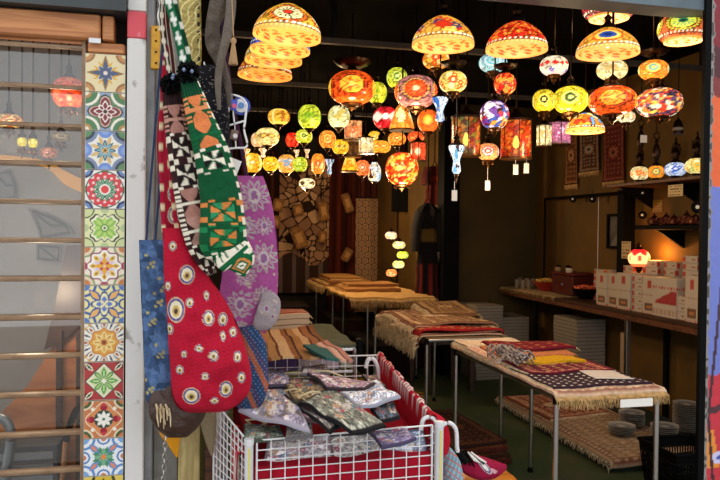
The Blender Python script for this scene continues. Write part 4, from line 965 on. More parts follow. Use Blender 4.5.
# black rail with its post
t = thing('display_rail', (3.66, 6.2, cz), 'black metal rail frame standing on the far end of the counter', 'rail')
ya, yb = pX(545, 203, 3.66).y, pX(622, 196, 3.66).y; zr = 1.9
MB().tube([(3.66, yb, zr), (3.66, ya, zr)], .014, 8).build('top_rail', M['black'], t)
MB().tube([(3.66, ya, cz + .006), (3.66, ya, zr)], .013, 8).build('post', M['black'], t)
MB().tube([(3.66, yb, zr), (3.777, yb, zr)], .012, 8).build('wall_bracket', M['black'], t)
p = pX(598, 240, 3.7); tag(MB().tube([(3.70, p.y, cz + .02), (3.70, p.y, 1.88)], .003, 5).build('hanging_string', M['white_wire']), 'thin pale cord hanging from the black rail to the counter', 'cord')
# framed picture, paper signs
p = pX(614, 231, 3.76)
t = thing('picture_frame', (3.77, p.y, 1.5), 'black framed dark picture on the mustard wall above the boxes', 'picture')
a, b = pX(608, 214, 3.76), pX(620, 249, 3.76); y0, y1 = min(a.y, b.y), max(a.y, b.y); z0, z1 = b.z, a.z
mb = MB()
for (u, v) in (((y0, z0), (y1, z0 + .025)), ((y0, z1 - .025), (y1, z1)), ((y0, z0 + .025), (y0 + .025, z1 - .025)), ((y1 - .025, z0 + .025), (y1, z1 - .025))): mb.bx((3.745, u[0], u[1]), (3.778, v[0], v[1]))
mb.build('frame', M['black'], t, smooth=False); MB().bx((3.764, y0 + .02, z0 + .02), (3.776, y1 - .02, z1 - .02)).build('picture', mat('dim_picture', '#3c3430', rough=.4, nz=(7, '#6c6458', .45, .6)), t, smooth=False)
S(MB().bx((3.66, pX(621, 230, 3.7).y, cz), (3.779, pX(634, 230, 3.7).y + .1, uz - .03)).build('pillar_wall_batten', M['black'], smooth=False), 'black wall batten under the wall shelf beside the picture')
def card(name, c, wy, wz, X, label, lines=4, base='#c8b07c', ink='#5c4428', cat='sign', tilt=0):
    n1, n2 = 40, 28; u, v = np.meshgrid(np.linspace(0, 1, n1), np.linspace(0, 1, n2)); u, v = u.ravel(), v.ravel(); p = Paint(u, v, base)
    rg = np.random.default_rng(int(wy * 1000)); k = np.floor(v * lines); w = rg.random((lines + 1, 14))
    p.m((np.mod(v * lines, 1) > .35) & (np.mod(v * lines, 1) < .7) & (u > .1) & (u < .9) & (w[k.astype(int), (u * 13).astype(int)] > .3), ink)
    P = [(X + tilt * b * wz, c.y + wy / 2 - a * wy, c.z - wz / 2 + b * wz) for a, b in zip(u, v)]; mb = MB().grid(P, n1, n2)
    b0 = len(mb.v); mb.v += [tuple(Vector(P[i]) + Vector((.003, 0, 0))) for i in (0, n1 - 1, n1 * n2 - 1, n1 * n2 - n1)]; mb.f.append((b0, b0 + 1, b0 + 2, b0 + 3)); mb.mi.append(0)
    return tag(mb.colors(np.vstack([p.c, np.tile(lin(base), (4, 1))])).build(name, M['print'], smooth=False), label, cat)
card('price_card', pX(675, 190.5, 3.41), .16, .085, 3.412, 'yellow handwritten price card on the edge of the ewer lamp shelf')
card('price_card', pX(624.5, 250, 3.64), .13, .15, 3.655, 'cream handwritten notice standing left of the red topped lamp', 5)
card('paper_notice', pX(657, 206, 3.77), .12, .1, 3.774, 'small faded notice on the wall under the ewer lamp shelf', 4, '#8a6a20')
# bowls, glasses, tray
def bowl(px, py, r, h, mt, items, label, il):
    p = pZ(px, py, cz + .008); t = thing('bowl', (p.x, p.y, cz + .006), label, 'bowl', 'bowls of trinkets on the counter')
    z = cz + .007
    MB().lathe([(r * .5, z), (r * .55, z + .008), (r * .85, z + h * .55), (r, z + h), (r * .95, z + h), (r * .8, z + h * .6), (r * .5, z + .02), (.001, z + .018)], (p.x, p.y, 0), 30).build('bowl_body', mt, t)
    o = None
    for k in range(26):
        a = k * 2.4; q = r * .78 * math.sqrt((k + .5) / 26); c = pal(items)[k % len(items.split())]
        s = MB().lathe([(.001, -.016), (.014, -.012), (.02, 0), (.014, .012), (.001, .016)], (p.x + q * math.cos(a), p.y + q * math.sin(a), z + h * (1.02 + .22 * (1 - q / r))), 8, Matrix.Rotation(k, 3, 'X'))
        s.colors(np.tile(c, (len(s.v), 1))); o2 = s.build('trinket', M['print'])
        tag(o2, il, 'trinket', 'trinkets in the ' + label.split(' bowl')[0] + ' bowl')
M['redlacquer'] = mat('red_lacquer', '#8c2018', rough=.3); 
bowl(548, 291, .15, .1, M['redlacquer'], '#c89c40 #e0bc60 #a87830', 'red lacquer bowl of gold trinkets on the counter', 'small gold trinket in the red bowl')
bowl(571, 294, .15, .09, mat('dark_red_bowl', '#6a1c18', rough=.35), '#4c5468 #6c7488 #8c8478 #38404c', 'dark red bowl of grey blue trinkets on the counter', 'small grey or blue trinket in the dark red bowl')
bowl(586, 298, .13, .09, M['black'], '#c05030 #d87048 #8c3424', 'black bowl of orange trinkets beside the white boxes', 'small orange trinket in the black bowl')
gm = mat('tea_glass', '#8c8070', rough=.15, spec=.6)
t0 = None
for k, (px, py) in enumerate(((517, 288), (523, 288.5), (529, 289), (520, 285.5), (527, 286.5), (533, 287))):
    p = pZ(px, py, cz + .008)
    if t0 is None:
        t0 = MB().lathe([(.022, cz + .007), (.024, cz + .012), (.021, cz + .05), (.028, cz + .1), (.025, cz + .1), (.018, cz + .05), (.001, cz + .02)], (p.x, p.y, 0), 16).build('tea_glass', gm)
        tag(t0, 'small clear tea glass at the far end of the counter', 'glass', 'tea glasses at the far end of the counter')
    else: dup(t0, (p.x, p.y, t0.location.z))
p = pX(573, 268, 3.62)
t = thing('jar_chest', (3.62, p.y, cz), 'dark red chest behind the trinket bowls', 'chest')
MB().bx((3.50, p.y - .2, cz + .008), (3.74, p.y + .2, cz + .2), .008).build('chest_body', mat('dark_red_wood', '#4c1814', rough=.4), t); MB().bx((3.49, p.y - .21, cz + .2), (3.75, p.y + .21, cz + .225), .006).build('lid', mat('dark_red_lid', '#5c1c16', rough=.4), t)
for k, (dx, dy, c) in enumerate(((-.05, -.05, '#b8b0a0'), (.0, .06, '#3c3438'), (-.06, .14, '#8c6c50'))):
    x, y, z0 = 3.6 + dx, p.y + dy, cz + .2255
    t = thing('trinket_jar', (x, y, z0), ('pale', 'black', 'tan')[k] + ' small jar on the dark red chest', 'jar', None)
    MB().lathe([(.03, z0), (.035, z0 + .02), (.03, z0 + .045)], (x, y, 0), 16).build('jar_body', mat('jar_glaze', c, rough=.3), t); MB().lathe([(.032, z0 + .045), (.02, z0 + .06), (.001, z0 + .068)], (x, y, 0), 14).build('lid', M['bronze'], t)
# prayer mats on the wall
def wallmat(pa, pb, cols, label):
    a, b = pX(*pa, 3.765), pX(*pb, 3.765); y0, y1 = min(a.y, b.y), max(a.y, b.y)
    o, E = slab('hanging_mat', [(3.762, y1, b.z), (3.762, y0, b.z), (3.762, y0, a.z), (3.762, y1, a.z)], .0, oriental(cols, 1, True, 1.8), nu=34, nv=60, amp=.0)
    bpy.data.objects.remove(o)
    n1, n2 = 34, 60; u, v = np.meshgrid(np.linspace(0, 1, n1), np.linspace(0, 1, n2)); u, v = u.ravel(), v.ravel()
    F1 = [(3.755 + .008 * math.sin(s * 9 + w * 3), y1 + (y0 - y1) * s, b.z + (a.z - b.z) * w) for s, w in zip(u, v)]; F2 = [(x + .01, y, z) for x, y, z in F1]
    mb = MB().grid(F1, n1, n2); mb.grid(F2, n1, n2); c = oriental(cols, 1, True, 1.8)(u, v); mb.colors(np.vstack([c, c])); o = tag(mb.build('hanging_mat', M['cloth']), label, 'mat', 'small mats hung on the mustard wall')
    fringe([(3.758, y1, b.z), (3.758, y0, b.z)], (-.1, 0, 0), 1.0, 60, .045, o, M['fringe'])
wallmat((566, 128), (578, 184), '#5c3420 #7c4c30 #a07850 #3c2014', 'narrow brown prayer mat on the mustard wall, farthest of the three')
wallmat((580, 130), (600, 170), '#4c2c1c #7c5438 #8c8478 #2c1810', 'brown prayer mat with a dark grey centre on the mustard wall, middle of the three')
wallmat((604, 126), (625, 180), '#5c2420 #74302a #8c5440 #3c1614', 'dark red prayer mat on the mustard wall, nearest of the three')
# under the counter : stacks of flat boxes
fl = box_mesh('flat_carton', .3, .4, .033, lambda u, v, k: Paint(u, v, '#8a8276').m((v < .14), '#544c44').m((u > .3) & (u < .6) & (v > .4) & (v < .7), '#8a8074').c, '', 'grey flat cartons stacked under the counter')
for x, y, n, nm, rz in ((2.98, 6.95, 23, 'at the olive wall left of the counter', .05), (3.32, 7.02, 19, 'under the far end of the counter', 0), (3.56, 5.98, 22, 'under the counter before the steel leg', .04)):
    for k in range(n): place(fl, x, y, .002 + k * .0337, 'flat carton ' + nm + ', ' + ('lowest of its pile' if k == 0 else 'topmost of its pile' if k == n - 1 else ORD[k - 1] + ' from the floor'), rz + RND.uniform(-.03, .03))
a, b = pX(620, 332, 3.45), pX(629, 357, 3.45)
tag(MB().box((3.45, (a.y + b.y) / 2, (a.z) / 2), (.02, .09, a.z), Matrix.Rotation(.0, 3, 'Y'), .003).build('pale_board', mat('pale_board', '#9c8468', rough=.7)), 'narrow pale board standing under the counter beside the steel leg', 'board')
# low platform with rugs along the right wall
S(MB().bx((2.62, 4.0, 0), (3.7, 5.7, .07), .006).build('trim_platform', mat('dark_green_cloth', '#16241a', rough=.95), smooth=False), 'low platform under dark green cloth along the right wall')
q = [(2.6, 3.95, .088), (3.34, 3.95, .088), (3.34, 5.72, .088), (2.6, 5.72, .088)]
rug('long pale patterned rug spread over the low platform', 0, 0, 0, 0, 0, .012, oriental('#9c8468 #7c5c48 #b8a084 #6a3c34', 4, False, 4), 'left', .05, .8, 'fringe_pale', cs=q, nv=90, group='rugs on the shop floor', tbl=(2.62, 4, 4, 8), frn=160)
rug('rust and cream rug on the low platform, farther end', 0, 0, 0, 0, 0, .012, oriental('#8a4c38 #b0785c #c8b090 #5c2c24', 5), 'near', .05, .4, 'fringe_pale', cs=[(2.68, 4.9, .106), (3.25, 5.0, .106), (3.2, 5.68, .106), (2.66, 5.66, .106)], group='rugs on the shop floor')
# plates
pb = MB().lathe([(.05, 0), (.055, .004), (.085, .012), (.095, .018), (.09, .018), (.05, .008), (.001, .007)], (0, 0, 0), 28)
cc = np.array([lin('#a8a49c') if (math.hypot(x, y) > .07 or math.hypot(x, y) < .03) else lin('#5c6470') for x, y, z in pb.v]); pb.colors(cc)
pl = tag(pb.build('plate', M['gloss_paint'], base=(0, 0, 0)), '', 'plate', 'patterned plates piled on the low platform')
for x, y, n, nm in ((3.5, 4.4, 15, 'tall plate pile by the black post'), (3.24, 4.3, 6, 'plate pile in front of the tall pile'), (3.0, 4.45, 4, 'low plate pile at the platform edge'), (3.2, 4.62, 7, 'plate pile beyond the tall pile')):
    for k in range(n):
        place(pl, x + RND.uniform(-.004, .004), y + RND.uniform(-.004, .004), .108 + k * .0135 + (0 if y < 4.98 else .002), 'grey patterned plate in the ' + nm + ', ' + ('lowest' if k == 0 else 'topmost' if k == n - 1 else ORD[k - 1] + ' up'))
# black shopping crate
c0 = pZ(686, 482, 0); X0, X1, Y0, Y1 = 2.72, 3.1, 3.5, 3.85; h = .26
t = thing('plastic_basket', ((X0 + X1) / 2, (Y0 + Y1) / 2, 0), 'black plastic basket with slotted sides on the floor by the black post', 'basket')
mb = MB(); 
for r_, z_ in ((0, .0),):
    mb.bx((X0 + .03, Y0 + .03, .004), (X1 - .03, Y1 - .03, .014))
mb.build('basket_floor', M['black'], t, smooth=False)
for nm, a, b in (('front', (X0, Y0), (X1, Y0)), ('back', (X0, Y1), (X1, Y1)), ('side', (X0, Y0), (X0, Y1)), ('side', (X1, Y0), (X1, Y1))):
    mb = MB(); a, b = Vector((*a, 0)), Vector((*b, 0)); c = Vector(((X0 + X1) / 2, (Y0 + Y1) / 2, 0))
    def q(s, z_): p = a.lerp(b, s); k = .84 + .16 * z_ / h; return c + (p - c) * k + Vector((0, 0, z_))
    for z_ in (.01, .05, .1, .15, .2): mb.tube([q(0, z_), q(1, z_)], .006, 6)
    for s in np.linspace(0, 1, 20): mb.tube([q(s, .01), q(s, .2)], .0045, 5)
    mb.prism([q(0, .2), q(1, .2), q(1, h), q(0, h)], (q(.5, h) - c).normalized() * 0 + Vector((0, .004, 0)) if nm in ('front', 'back') else (.004, 0, 0)); mb.build('slotted_wall', M['black'], t, smooth=False)
mb = MB(); mb.tube([(X0, Y0, h), (X1, Y0, h), (X1, Y1, h), (X0, Y1, h)], .012, 8, True); mb.build('rim', M['black'], t)
# ------------------------------------------------------------------ rear of the shop
def hanging(name, x0, x1, z0, z1, Y, colfn, label, cat, nu=60, nv=80, fold=.03, nf=8, seed=0, group=None, thick=.012):
    u, v = np.meshgrid(np.linspace(0, 1, nu), np.linspace(0, 1, nv)); u, v = u.ravel(), v.ravel()
    dy = fold * np.sin(u * nf * 2 * PI + seed) + fold * .5 * np.sin(u * nf * 4.7 + v * 2 + seed)
    X = x0 + (x1 - x0) * u; Z = z0 + (z1 - z0) * v
    mb = MB().grid(list(zip(X, Y + dy, Z)), nu, nv); mb.grid(list(zip(X, Y + dy + thick, Z)), nu, nv)
    c = colfn(u * (x1 - x0), v * (z1 - z0)); mb.colors(np.vstack([c, c * .7]))
    return tag(mb.build(name, M['cloth']), label, cat, group)
def stones(x, y):
    rg = np.random.default_rng(4); P = np.stack([x, y, 0 * x], 1); s = np.stack([rg.random(150) * .95, rg.random(150) * 2.2, np.zeros(150)], 1)
    i, g = vor(P, s); base = np.array(pal('#9a7458 #a8825f #86624a #b4906c'))[rg.integers(0, 4, 150)][i]; base[g < .014] = lin('#281812'); k = y < .5 + .1 * np.sin(x * 9); base[k] = base[k] * 0 + lin('#33221c'); base[k & (np.mod(x, .2) < .06)] = lin('#5c4c48'); return base
def hexes(x, y):
    s = .1; r = 3 ** .5
    def d(ox, oy):
        a, b = np.mod(x + ox, s) - s / 2, np.mod(y + oy, s * r) - s * r / 2; return np.abs(a), np.abs(b)
    def hd(a, b): return np.maximum(a, a * .5 + b * r / 2)
    m = np.minimum(hd(*d(0, 0)), hd(*d(s / 2, s * r / 2)))
    c = np.tile(lin('#6c4a34'), (len(x), 1)); c[m < .042] = lin('#c8a888'); c[m < .036] = lin('#9c7858'); c[m > .047] = lin('#3c261c'); return c
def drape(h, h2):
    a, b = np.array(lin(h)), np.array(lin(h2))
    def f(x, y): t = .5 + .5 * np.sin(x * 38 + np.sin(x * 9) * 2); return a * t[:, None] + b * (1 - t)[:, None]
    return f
Yb = YB - .12
def xs(px): return pY(px, 200, Yb).x
def zs(py): return pY(330, py, Yb).z
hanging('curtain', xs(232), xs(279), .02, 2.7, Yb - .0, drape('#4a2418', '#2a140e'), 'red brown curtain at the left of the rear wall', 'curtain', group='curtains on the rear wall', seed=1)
hanging('patterned_hanging', xs(279), xs(329), .6, 2.6, Yb - .02, stones, 'brown wall hanging with a cobble-like petal pattern on the rear wall', 'hanging', nu=130, nv=200, fold=.012, nf=3)
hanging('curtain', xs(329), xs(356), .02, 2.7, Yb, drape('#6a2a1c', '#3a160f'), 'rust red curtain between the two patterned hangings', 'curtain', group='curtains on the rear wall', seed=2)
hanging('patterned_hanging', xs(355), xs(391), .3, zs(198), Yb - .06, hexes, 'brown honeycomb patterned cloth hung on the rear wall', 'hanging', nu=150, nv=260, fold=.01, nf=2)
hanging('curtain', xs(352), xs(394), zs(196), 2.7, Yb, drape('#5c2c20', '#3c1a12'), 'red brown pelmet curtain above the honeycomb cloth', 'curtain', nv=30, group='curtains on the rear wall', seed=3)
# gold felt pouches dangling before the curtains
gm = mat('gold_felt', '#8a6030', rough=.9, nz=(18, '#6a4420', .4, .65)); k = 0
for px, py, w, h, rot, lb in ((278, 205, 11, 13, .2, 'gold felt pouch at the left end before the rear curtain'), (298, 210, 10, 12, -.15, 'brown gold felt pouch in front of the petal-pattern hanging'), (323.5, 211, 10, 20, -.2, 'long gold felt pouch before the rust red curtain'), (347.5, 203, 9, 20, -.35, 'long gold felt pouch near the top of the honeycomb cloth'), (299, 238, 13, 22, -.4, 'large tilted gold felt pouch hanging low before the petal-pattern hanging'), (322.5, 237, 8, 12, .1, 'small gold felt pouch hanging low before the rust red curtain'), (347, 255, 9, 14, .5, 'diamond shaped patterned felt pouch low beside the honeycomb cloth'), (276, 222, 8, 13, .1, 'dark gold felt pouch below the left end pouch')):
    p = pY(px, py, Yb - .25); s = p.length * 0 + (RM.transposed() @ (p - CAM)).z * -1 / F; w *= s; h *= s
    t = thing('felt_pouch', (p.x, p.y, p.z - h / 2), lb, 'pouch', 'gold felt pouches before the rear curtains')
    R_ = Matrix.Rotation(rot, 3, 'Y')
    MB().box(p, (w, .05, h), R_, .018).build('pouch_body', gm, t); MB().box(p + R_ @ Vector((0, -.027, .0)), (w * .5, .008, h * .45), R_, .003).build('pouch_patch', mat('brown_felt', '#a87c48', rough=.9), t)
    a = p + R_ @ Vector((0, 0, h / 2)); MB().tube([a, (a.x, a.y, H + .01)], .003, 4).build('hanging_cord', M['black'], t)
# five globe floor lamp
fx = pd(397, 272, 8.7); 
t = thing('floor_lamp', (fx.x, fx.y, 0), 'bronze floor lamp with five small lit globes at the back of the shop', 'lamp')
MB().lathe([(.14, .001), (.14, .015), (.03, .03), (.014, .06), (.012, 1.75), (.02, 1.77), (.002, 1.8)], (fx.x, fx.y, 0), 18).build('pole', M['bronze'], t)
for px, py, w, h, c in ((391, 235.5, 12, 8, '#f8d8b0 #e0a878 #fff0d8'), (399, 245, 13, 8, '#e8e0a0 #c8b868 #fff8d0'), (402.5, 255, 12, 8, '#c8e040 #8cb02c #e8f080'), (398.5, 264.5, 12, 8, '#f0ec90 #d8d060 #fff8c0'), (391.5, 273, 11, 8, '#ff9c50 #e86c30 #ffd098')):
    p = pd(px, py, 8.7); r, hh = w * 8.7 / F / 2, h * 8.7 / F / 2; n, m_ = 26, 14; P, ph, v = [], [], []
    for a in np.linspace(-1.15, 1.15, m_):
        for q in range(n): b = 2 * PI * q / n; P.append((p.x + r * math.cos(a) ** .8 * math.cos(b), p.y + r * math.cos(a) ** .8 * math.sin(b), p.z + hh * math.sin(a))); ph.append(b); v.append(math.sin(a) / 2 + .5)
    D = (np.array(P) - np.array(p)) / np.array([r, r, hh]); D /= np.linalg.norm(D, axis=1)[:, None]
    g = MB().grid(P, n, m_, True).colors(lamp_paint('floral', c, D, np.array(ph), np.array(v), int(py), camphi(p - CAM))).build('glass_globe', M['glow_far'], t)
    mb = MB(); mb.tube([(fx.x, fx.y, p.z - hh - .06), (p.x, p.y, p.z - hh - .03), (p.x, p.y, p.z - hh)], .008, 6); mb.lathe([(r * .5, p.z - hh - .01), (r * .55, p.z - hh + .015)], (p.x, p.y, 0), 12); mb.lathe([(r * .5, p.z + hh - .01), (r * .3, p.z + hh + .02), (.002, p.z + hh + .04)], (p.x, p.y, 0), 12); mb.build('globe_arm', M['bronze'], g)
bulb_and_fill_light(pd(398, 252, 8.4), 4)
# flat dark screen panel and garments before the recess wall
a, b = pd(391, 185, 9.2), pd(420, 212, 9.2)
t = thing('screen', ((a.x + b.x) / 2, (a.y + b.y) / 2, b.z), 'black screen mounted high above the floor lamp', 'screen')
MB().box(((a.x + b.x) / 2, (a.y + b.y) / 2, (a.z + b.z) / 2), (abs(b.x - a.x), .06, a.z - b.z), Matrix.Rotation(-.25, 3, 'Z'), .01).build('screen_body', M['black'], t); MB().bx(((a.x + b.x) / 2 - .02, (a.y + b.y) / 2, a.z - .01), ((a.x + b.x) / 2 + .02, (a.y + b.y) / 2 + .03, H)).build('mount_arm', M['black'], t, smooth=False)
def garment(px0, px1, py0, py1, d, cols, label, sleeves=True):
    a, b = pd(px0, py0, d), pd(px1, py1, d); cx, cy = (a.x + b.x) / 2, (a.y + b.y) / 2; w = (b - a).xy.length / 2
    t = thing('hanging_garment', (cx, cy, b.z), label, 'garment', 'clothes hanging by the black column')
    n, m_ = 36, 40; P, U, V = [], [], []; ang = -.25
    for j in range(m_):
        v = j / (m_ - 1); wd = w * (float(np.interp(v, (0, .3, .62, .72, .9, .96, 1), (.8, .72, .62, .55, .78, .6, .16))) + .03 * math.sin(v * 23)) + .01
        for k in range(n):
            q = 2 * PI * k / n; x, y = wd * math.cos(q), .05 * math.sin(q) * (1 + .4 * math.sin(5 * q)); P.append((cx + x * math.cos(ang) - y * math.sin(ang), cy + x * math.sin(ang) + y * math.cos(ang), b.z + (a.z - b.z) * v)); U.append(q); V.append(v)
    V = np.array(V); c = np.empty((len(P), 3)); pl = pal(cols); c[:] = pl[0]
    if len(pl) > 1: c[(V > .6) & (V < .72)] = pl[1]
    if len(pl) > 2: c[(V < .36) & (np.sin(np.array(U) * 8) > 0)] = pl[2]
    MB().grid(P, n, m_, True).colors(c).build('garment_body', M['cloth'], t)
    hgt = a.z - b.z
    for s in (-1, 1): MB().tube([(cx + s * w * .6, cy, a.z - hgt * .1), (cx + s * w * .9, cy - .02, a.z - hgt * .25), (cx + s * w * .98, cy - .03, a.z - hgt * .5)], [.06, .055, .05], 12).build('sleeve', mat('sleeve_cloth', cols.split()[0], rough=.95), t)
    MB().tube([(cx - w * .3, cy, a.z - .01), (cx, cy, a.z + .06), (cx + w * .3, cy, a.z - .01), (cx, cy, a.z + .06), (cx, cy, a.z + .1), (cx, cy, H + .01)], .006, 6).build('hanger', M['black'], t)
garment(414, 441, 203, 300, 7.6, '#100e10 #5c4820 #5c1a1c', 'black garment with a tan waistband and red striped skirt hanging by the black column')
garment(424, 445, 166, 205, 7.9, '#4c1814 #6c241c', 'dark red garment hanging above the black one')
# things stored under the rear tables
for x0, x1, y0, y1, h, c, lb in ((1.0, 1.5, 9.3, 9.9, .5, '#241410', 'dark brown carton on the floor before the rear curtains'), (1.75, 2.2, 7.0, 7.9, .34, '#1c1412', 'dark carton under the third table'), (1.7, 2.1, 8.6, 9.4, .4, '#2c1a12', 'brown carton under the farthest table'), (2.35, 2.66, 7.5, 8.3, .5, '#3a1214', 'dark red storage bin beside the third table')):
    t = thing('carton', ((x0 + x1) / 2, (y0 + y1) / 2, 0), lb, 'carton')
    MB().bx((x0, y0, .002), (x1, y1, h), .006).build('carton_body', mat('dim_carton', c, rough=.95, spec=.1), t); MB().bx((x0 - .006, y0 - .006, h + .0005), (x1 + .006, y1 + .006, h + .03), .004).build('lid', mat('dim_lid', c, rough=.8), t)
rug('rose and tan patterned rug folded high on a stack of cartons near the olive wall', 0, 0, 0, 0, 0, .2, oriental('#5c3c2c #7c5840 #94785c #40241c', 3), '', cs=[(2.12, 6.3, .7), (2.62, 6.2, .7), (2.66, 6.8, .74), (2.16, 6.9, .74)], puff=.02, group=None)
t = thing('low_bench', (2.4, 6.55, 0), 'low dark bench under the rose and tan folded rug', 'bench')
MB().bx((2.14, 6.28, .46), (2.64, 6.86, .498), .005).build('bench_top', M['dark_wood'], t)
for x in (2.17, 2.61):
    for y in (6.31, 6.83): MB().bx((x - .02, y - .02, 0), (x + .02, y + .02, .459)).build('leg', M['dark_wood'], t, smooth=False)
# ------------------------------------------------------------------ bags and cloths hung at the left of the opening
def smooth_spine(sp, n):
    sp = np.array(sp, float); t = np.linspace(0, len(sp) - 1, n); out = np.empty((n, sp.shape[1]))
    for k in range(sp.shape[1]):
        y = sp[:, k]; i = np.clip(t.astype(int), 0, len(sp) - 2); f = t - i
        p0 = y[np.clip(i - 1, 0, len(sp) - 1)]; p1 = y[i]; p2 = y[i + 1]; p3 = y[np.clip(i + 2, 0, len(sp) - 1)]
        out[:, k] = .5 * (2 * p1 + (p2 - p0) * f + (2 * p0 - 5 * p1 + 4 * p2 - p3) * f ** 2 + (3 * p1 - p0 - 3 * p2 + p3) * f ** 3)
    return out
def loft(name, sp, Y, colfn, m=None, parent=None, nu=130, nv=190, wrinkle=.006, freq=16, level=False, seed=0, power=.75):
    """sp: rows (px, py, half width in px, half thickness in m) from top to bottom at depth Y.
    colfn(a, l, x, z): a across -1..1, l metres along, x/z the picture plane coordinates in px"""
    q = smooth_spine(sp, nv); P, A, L, XX, ZZ = [], [], [], [], []
    C = [pY(px, py, Y) for px, py, *_ in q]; sc = [(RM.transposed() @ (c - CAM)).z * -1 / F for c in C]; ln = 0
    for j in range(nv):
        t = (C[min(j + 1, nv - 1)] - C[max(j - 1, 0)]).normalized(); s = Vector((-t.z, 0, t.x)); s = s if s.x > 0 else -s
        if level: s = Vector((1, 0, 0))
        if j: ln += (C[j] - C[j - 1]).length
        hw = max(q[j, 2], .3) * sc[j]; th = max(q[j, 3], .002)
        for k in range(nu):
            w = 2 * PI * k / nu; ca, sa = math.cos(w), math.sin(w)
            x, y = math.copysign(abs(ca) ** power, ca), math.copysign(abs(sa) ** power, sa)
            p = C[j] + s * hw * x + Vector((0, th * y, 0))
            f = noise.noise(p * freq + Vector((seed, 0, 0))) + .5 * noise.noise(p * freq * 2.1)
            p += Vector((0, -1 if y < 0 else 1, 0)) * wrinkle * f * min(1, th / .02)
            P.append(p); A.append(x); L.append(ln); XX.append(q[j, 0] + q[j, 2] * x); ZZ.append(q[j, 1])
    mb = MB().grid(P, nu, nv, True); mb.f += [tuple(range(nu - 1, -1, -1)), tuple(range((nv - 1) * nu, nv * nu))]; mb.mi += [0, 0]
    c = colfn(np.array(A), np.array(L), np.array(XX), np.array(ZZ)); mb.colors(c)
    return mb.build(name, m or M['cloth'], parent)
def strap(name, pts, Y, w, th, colfn, parent, m=None):
    return loft(name, [(x, y, w, th) for x, y in pts], Y, colfn, m, parent, 12, 60, .0, 1)
def flat(h):
    c = np.array(lin(h)); return lambda a, l, x, z: np.tile(c, (len(a), 1))
def grain(h, amt=.2, seed=1):
    c = np.array(lin(h)); return lambda a, l, x, z: c[None] * (1 - amt + 2 * amt * np.random.default_rng(seed).random(len(a)))[:, None]

# --- red tote with eye pattern
EYES = [(187, 274, 8, 10), (177, 308, 9, 13), (190, 301, 4, 5), (208, 316, 6, 8), (192, 391, 9, 9), (225, 386, 7, 9), (213, 352, 5, 6), (222, 334, 3, 5), (171, 327, 4, 6), (222, 318, 5, 7), (236, 354, 4, 6), (240, 375, 4, 6), (173, 246, 4, 5), (206, 295, 3, 5), (199, 345, 4, 4), (232, 331, 4, 5), (205, 372, 4, 4), (214, 397, 4, 4), (185, 350, 3, 4), (169, 285, 3, 5), (181, 366, 4, 5)]
def eye_cloth(a, l, x, z):
    rg = np.random.default_rng(3); p = Paint(x, z, '#b0122f'); p.c *= (.85 + .3 * rg.random(len(x)))[:, None]
    p.m(np.sin(z * 1.6 + x * .3) > .93, '#9c0e28')
    for ex, ey, w, h in EYES:
        p.ell(w * .95, h * .95, '#c8a890', ex, ey).ell(w * .85, h * .85, '#5c5488', ex, ey).ell(w * .66, h * .66, '#e4d8b8', ex, ey).ell(w * .4, h * .42, '#c8a860', ex, ey + h * .1).ell(w * .2, h * .22, '#4c3c3c', ex, ey + h * .12)
    return p.c
YG = 2.5
t = thing('tote_bag', pY(205, 412, YG), 'large crimson tote bag with blue and cream eye pattern hanging at the left', 'bag')
loft('bag_body', [(170.5, 228, 8, .008), (177, 250, 13, .018), (188, 280, 23, .035), (199, 310, 31, .055), (206, 340, 36.5, .07), (211, 370, 39, .075), (211, 390, 38, .065), (209, 404, 31, .045), (207, 411, 20, .02)], YG, eye_cloth, parent=t, level=True, wrinkle=.026, freq=8, nu=240, nv=260, power=.85)
for pts in (((164, 232), (162, 190), (161, 140), (163, 90), (166, 45)), ((177, 230), (172, 190), (168, 140), (167, 90), (167, 45))):
    strap('handle', pts, YG + .01, 2.2, .004, lambda a, l, x, z: np.where((np.mod(l * 14, 1) < .3)[:, None], np.array(lin('#d8c8a0')), np.array(lin('#a01430'))), t)
# --- second strip of the same cloth behind the brown bag
t = thing('shoulder_bag', pY(170, 225, 2.62), 'narrow crimson bag with eye medallions half hidden behind the brown kilim bag', 'bag')
def eye2(a, l, x, z):
    p = Paint(x, z, '#a01630')
    for ey in (150, 194, 215): p.ell(6, 9, '#d0b898', 174, ey).ell(5, 7.6, '#6c6490', 174, ey).ell(4, 6, '#e0d4b4', 174, ey).ell(2, 3, '#5c4c40', 174, ey)
    return p.c
loft('bag_body', [(164, 112, 5, .008), (167, 135, 10, .02), (171, 165, 13, .03), (173, 195, 14, .03), (175, 222, 12, .02), (176, 232, 8, .008)], 2.62, eye2, parent=t)
strap('handle', ((164, 114), (161, 80), (163, 40), (166, 8)), 2.62, 1.4, .003, flat('#7c1024'), t)
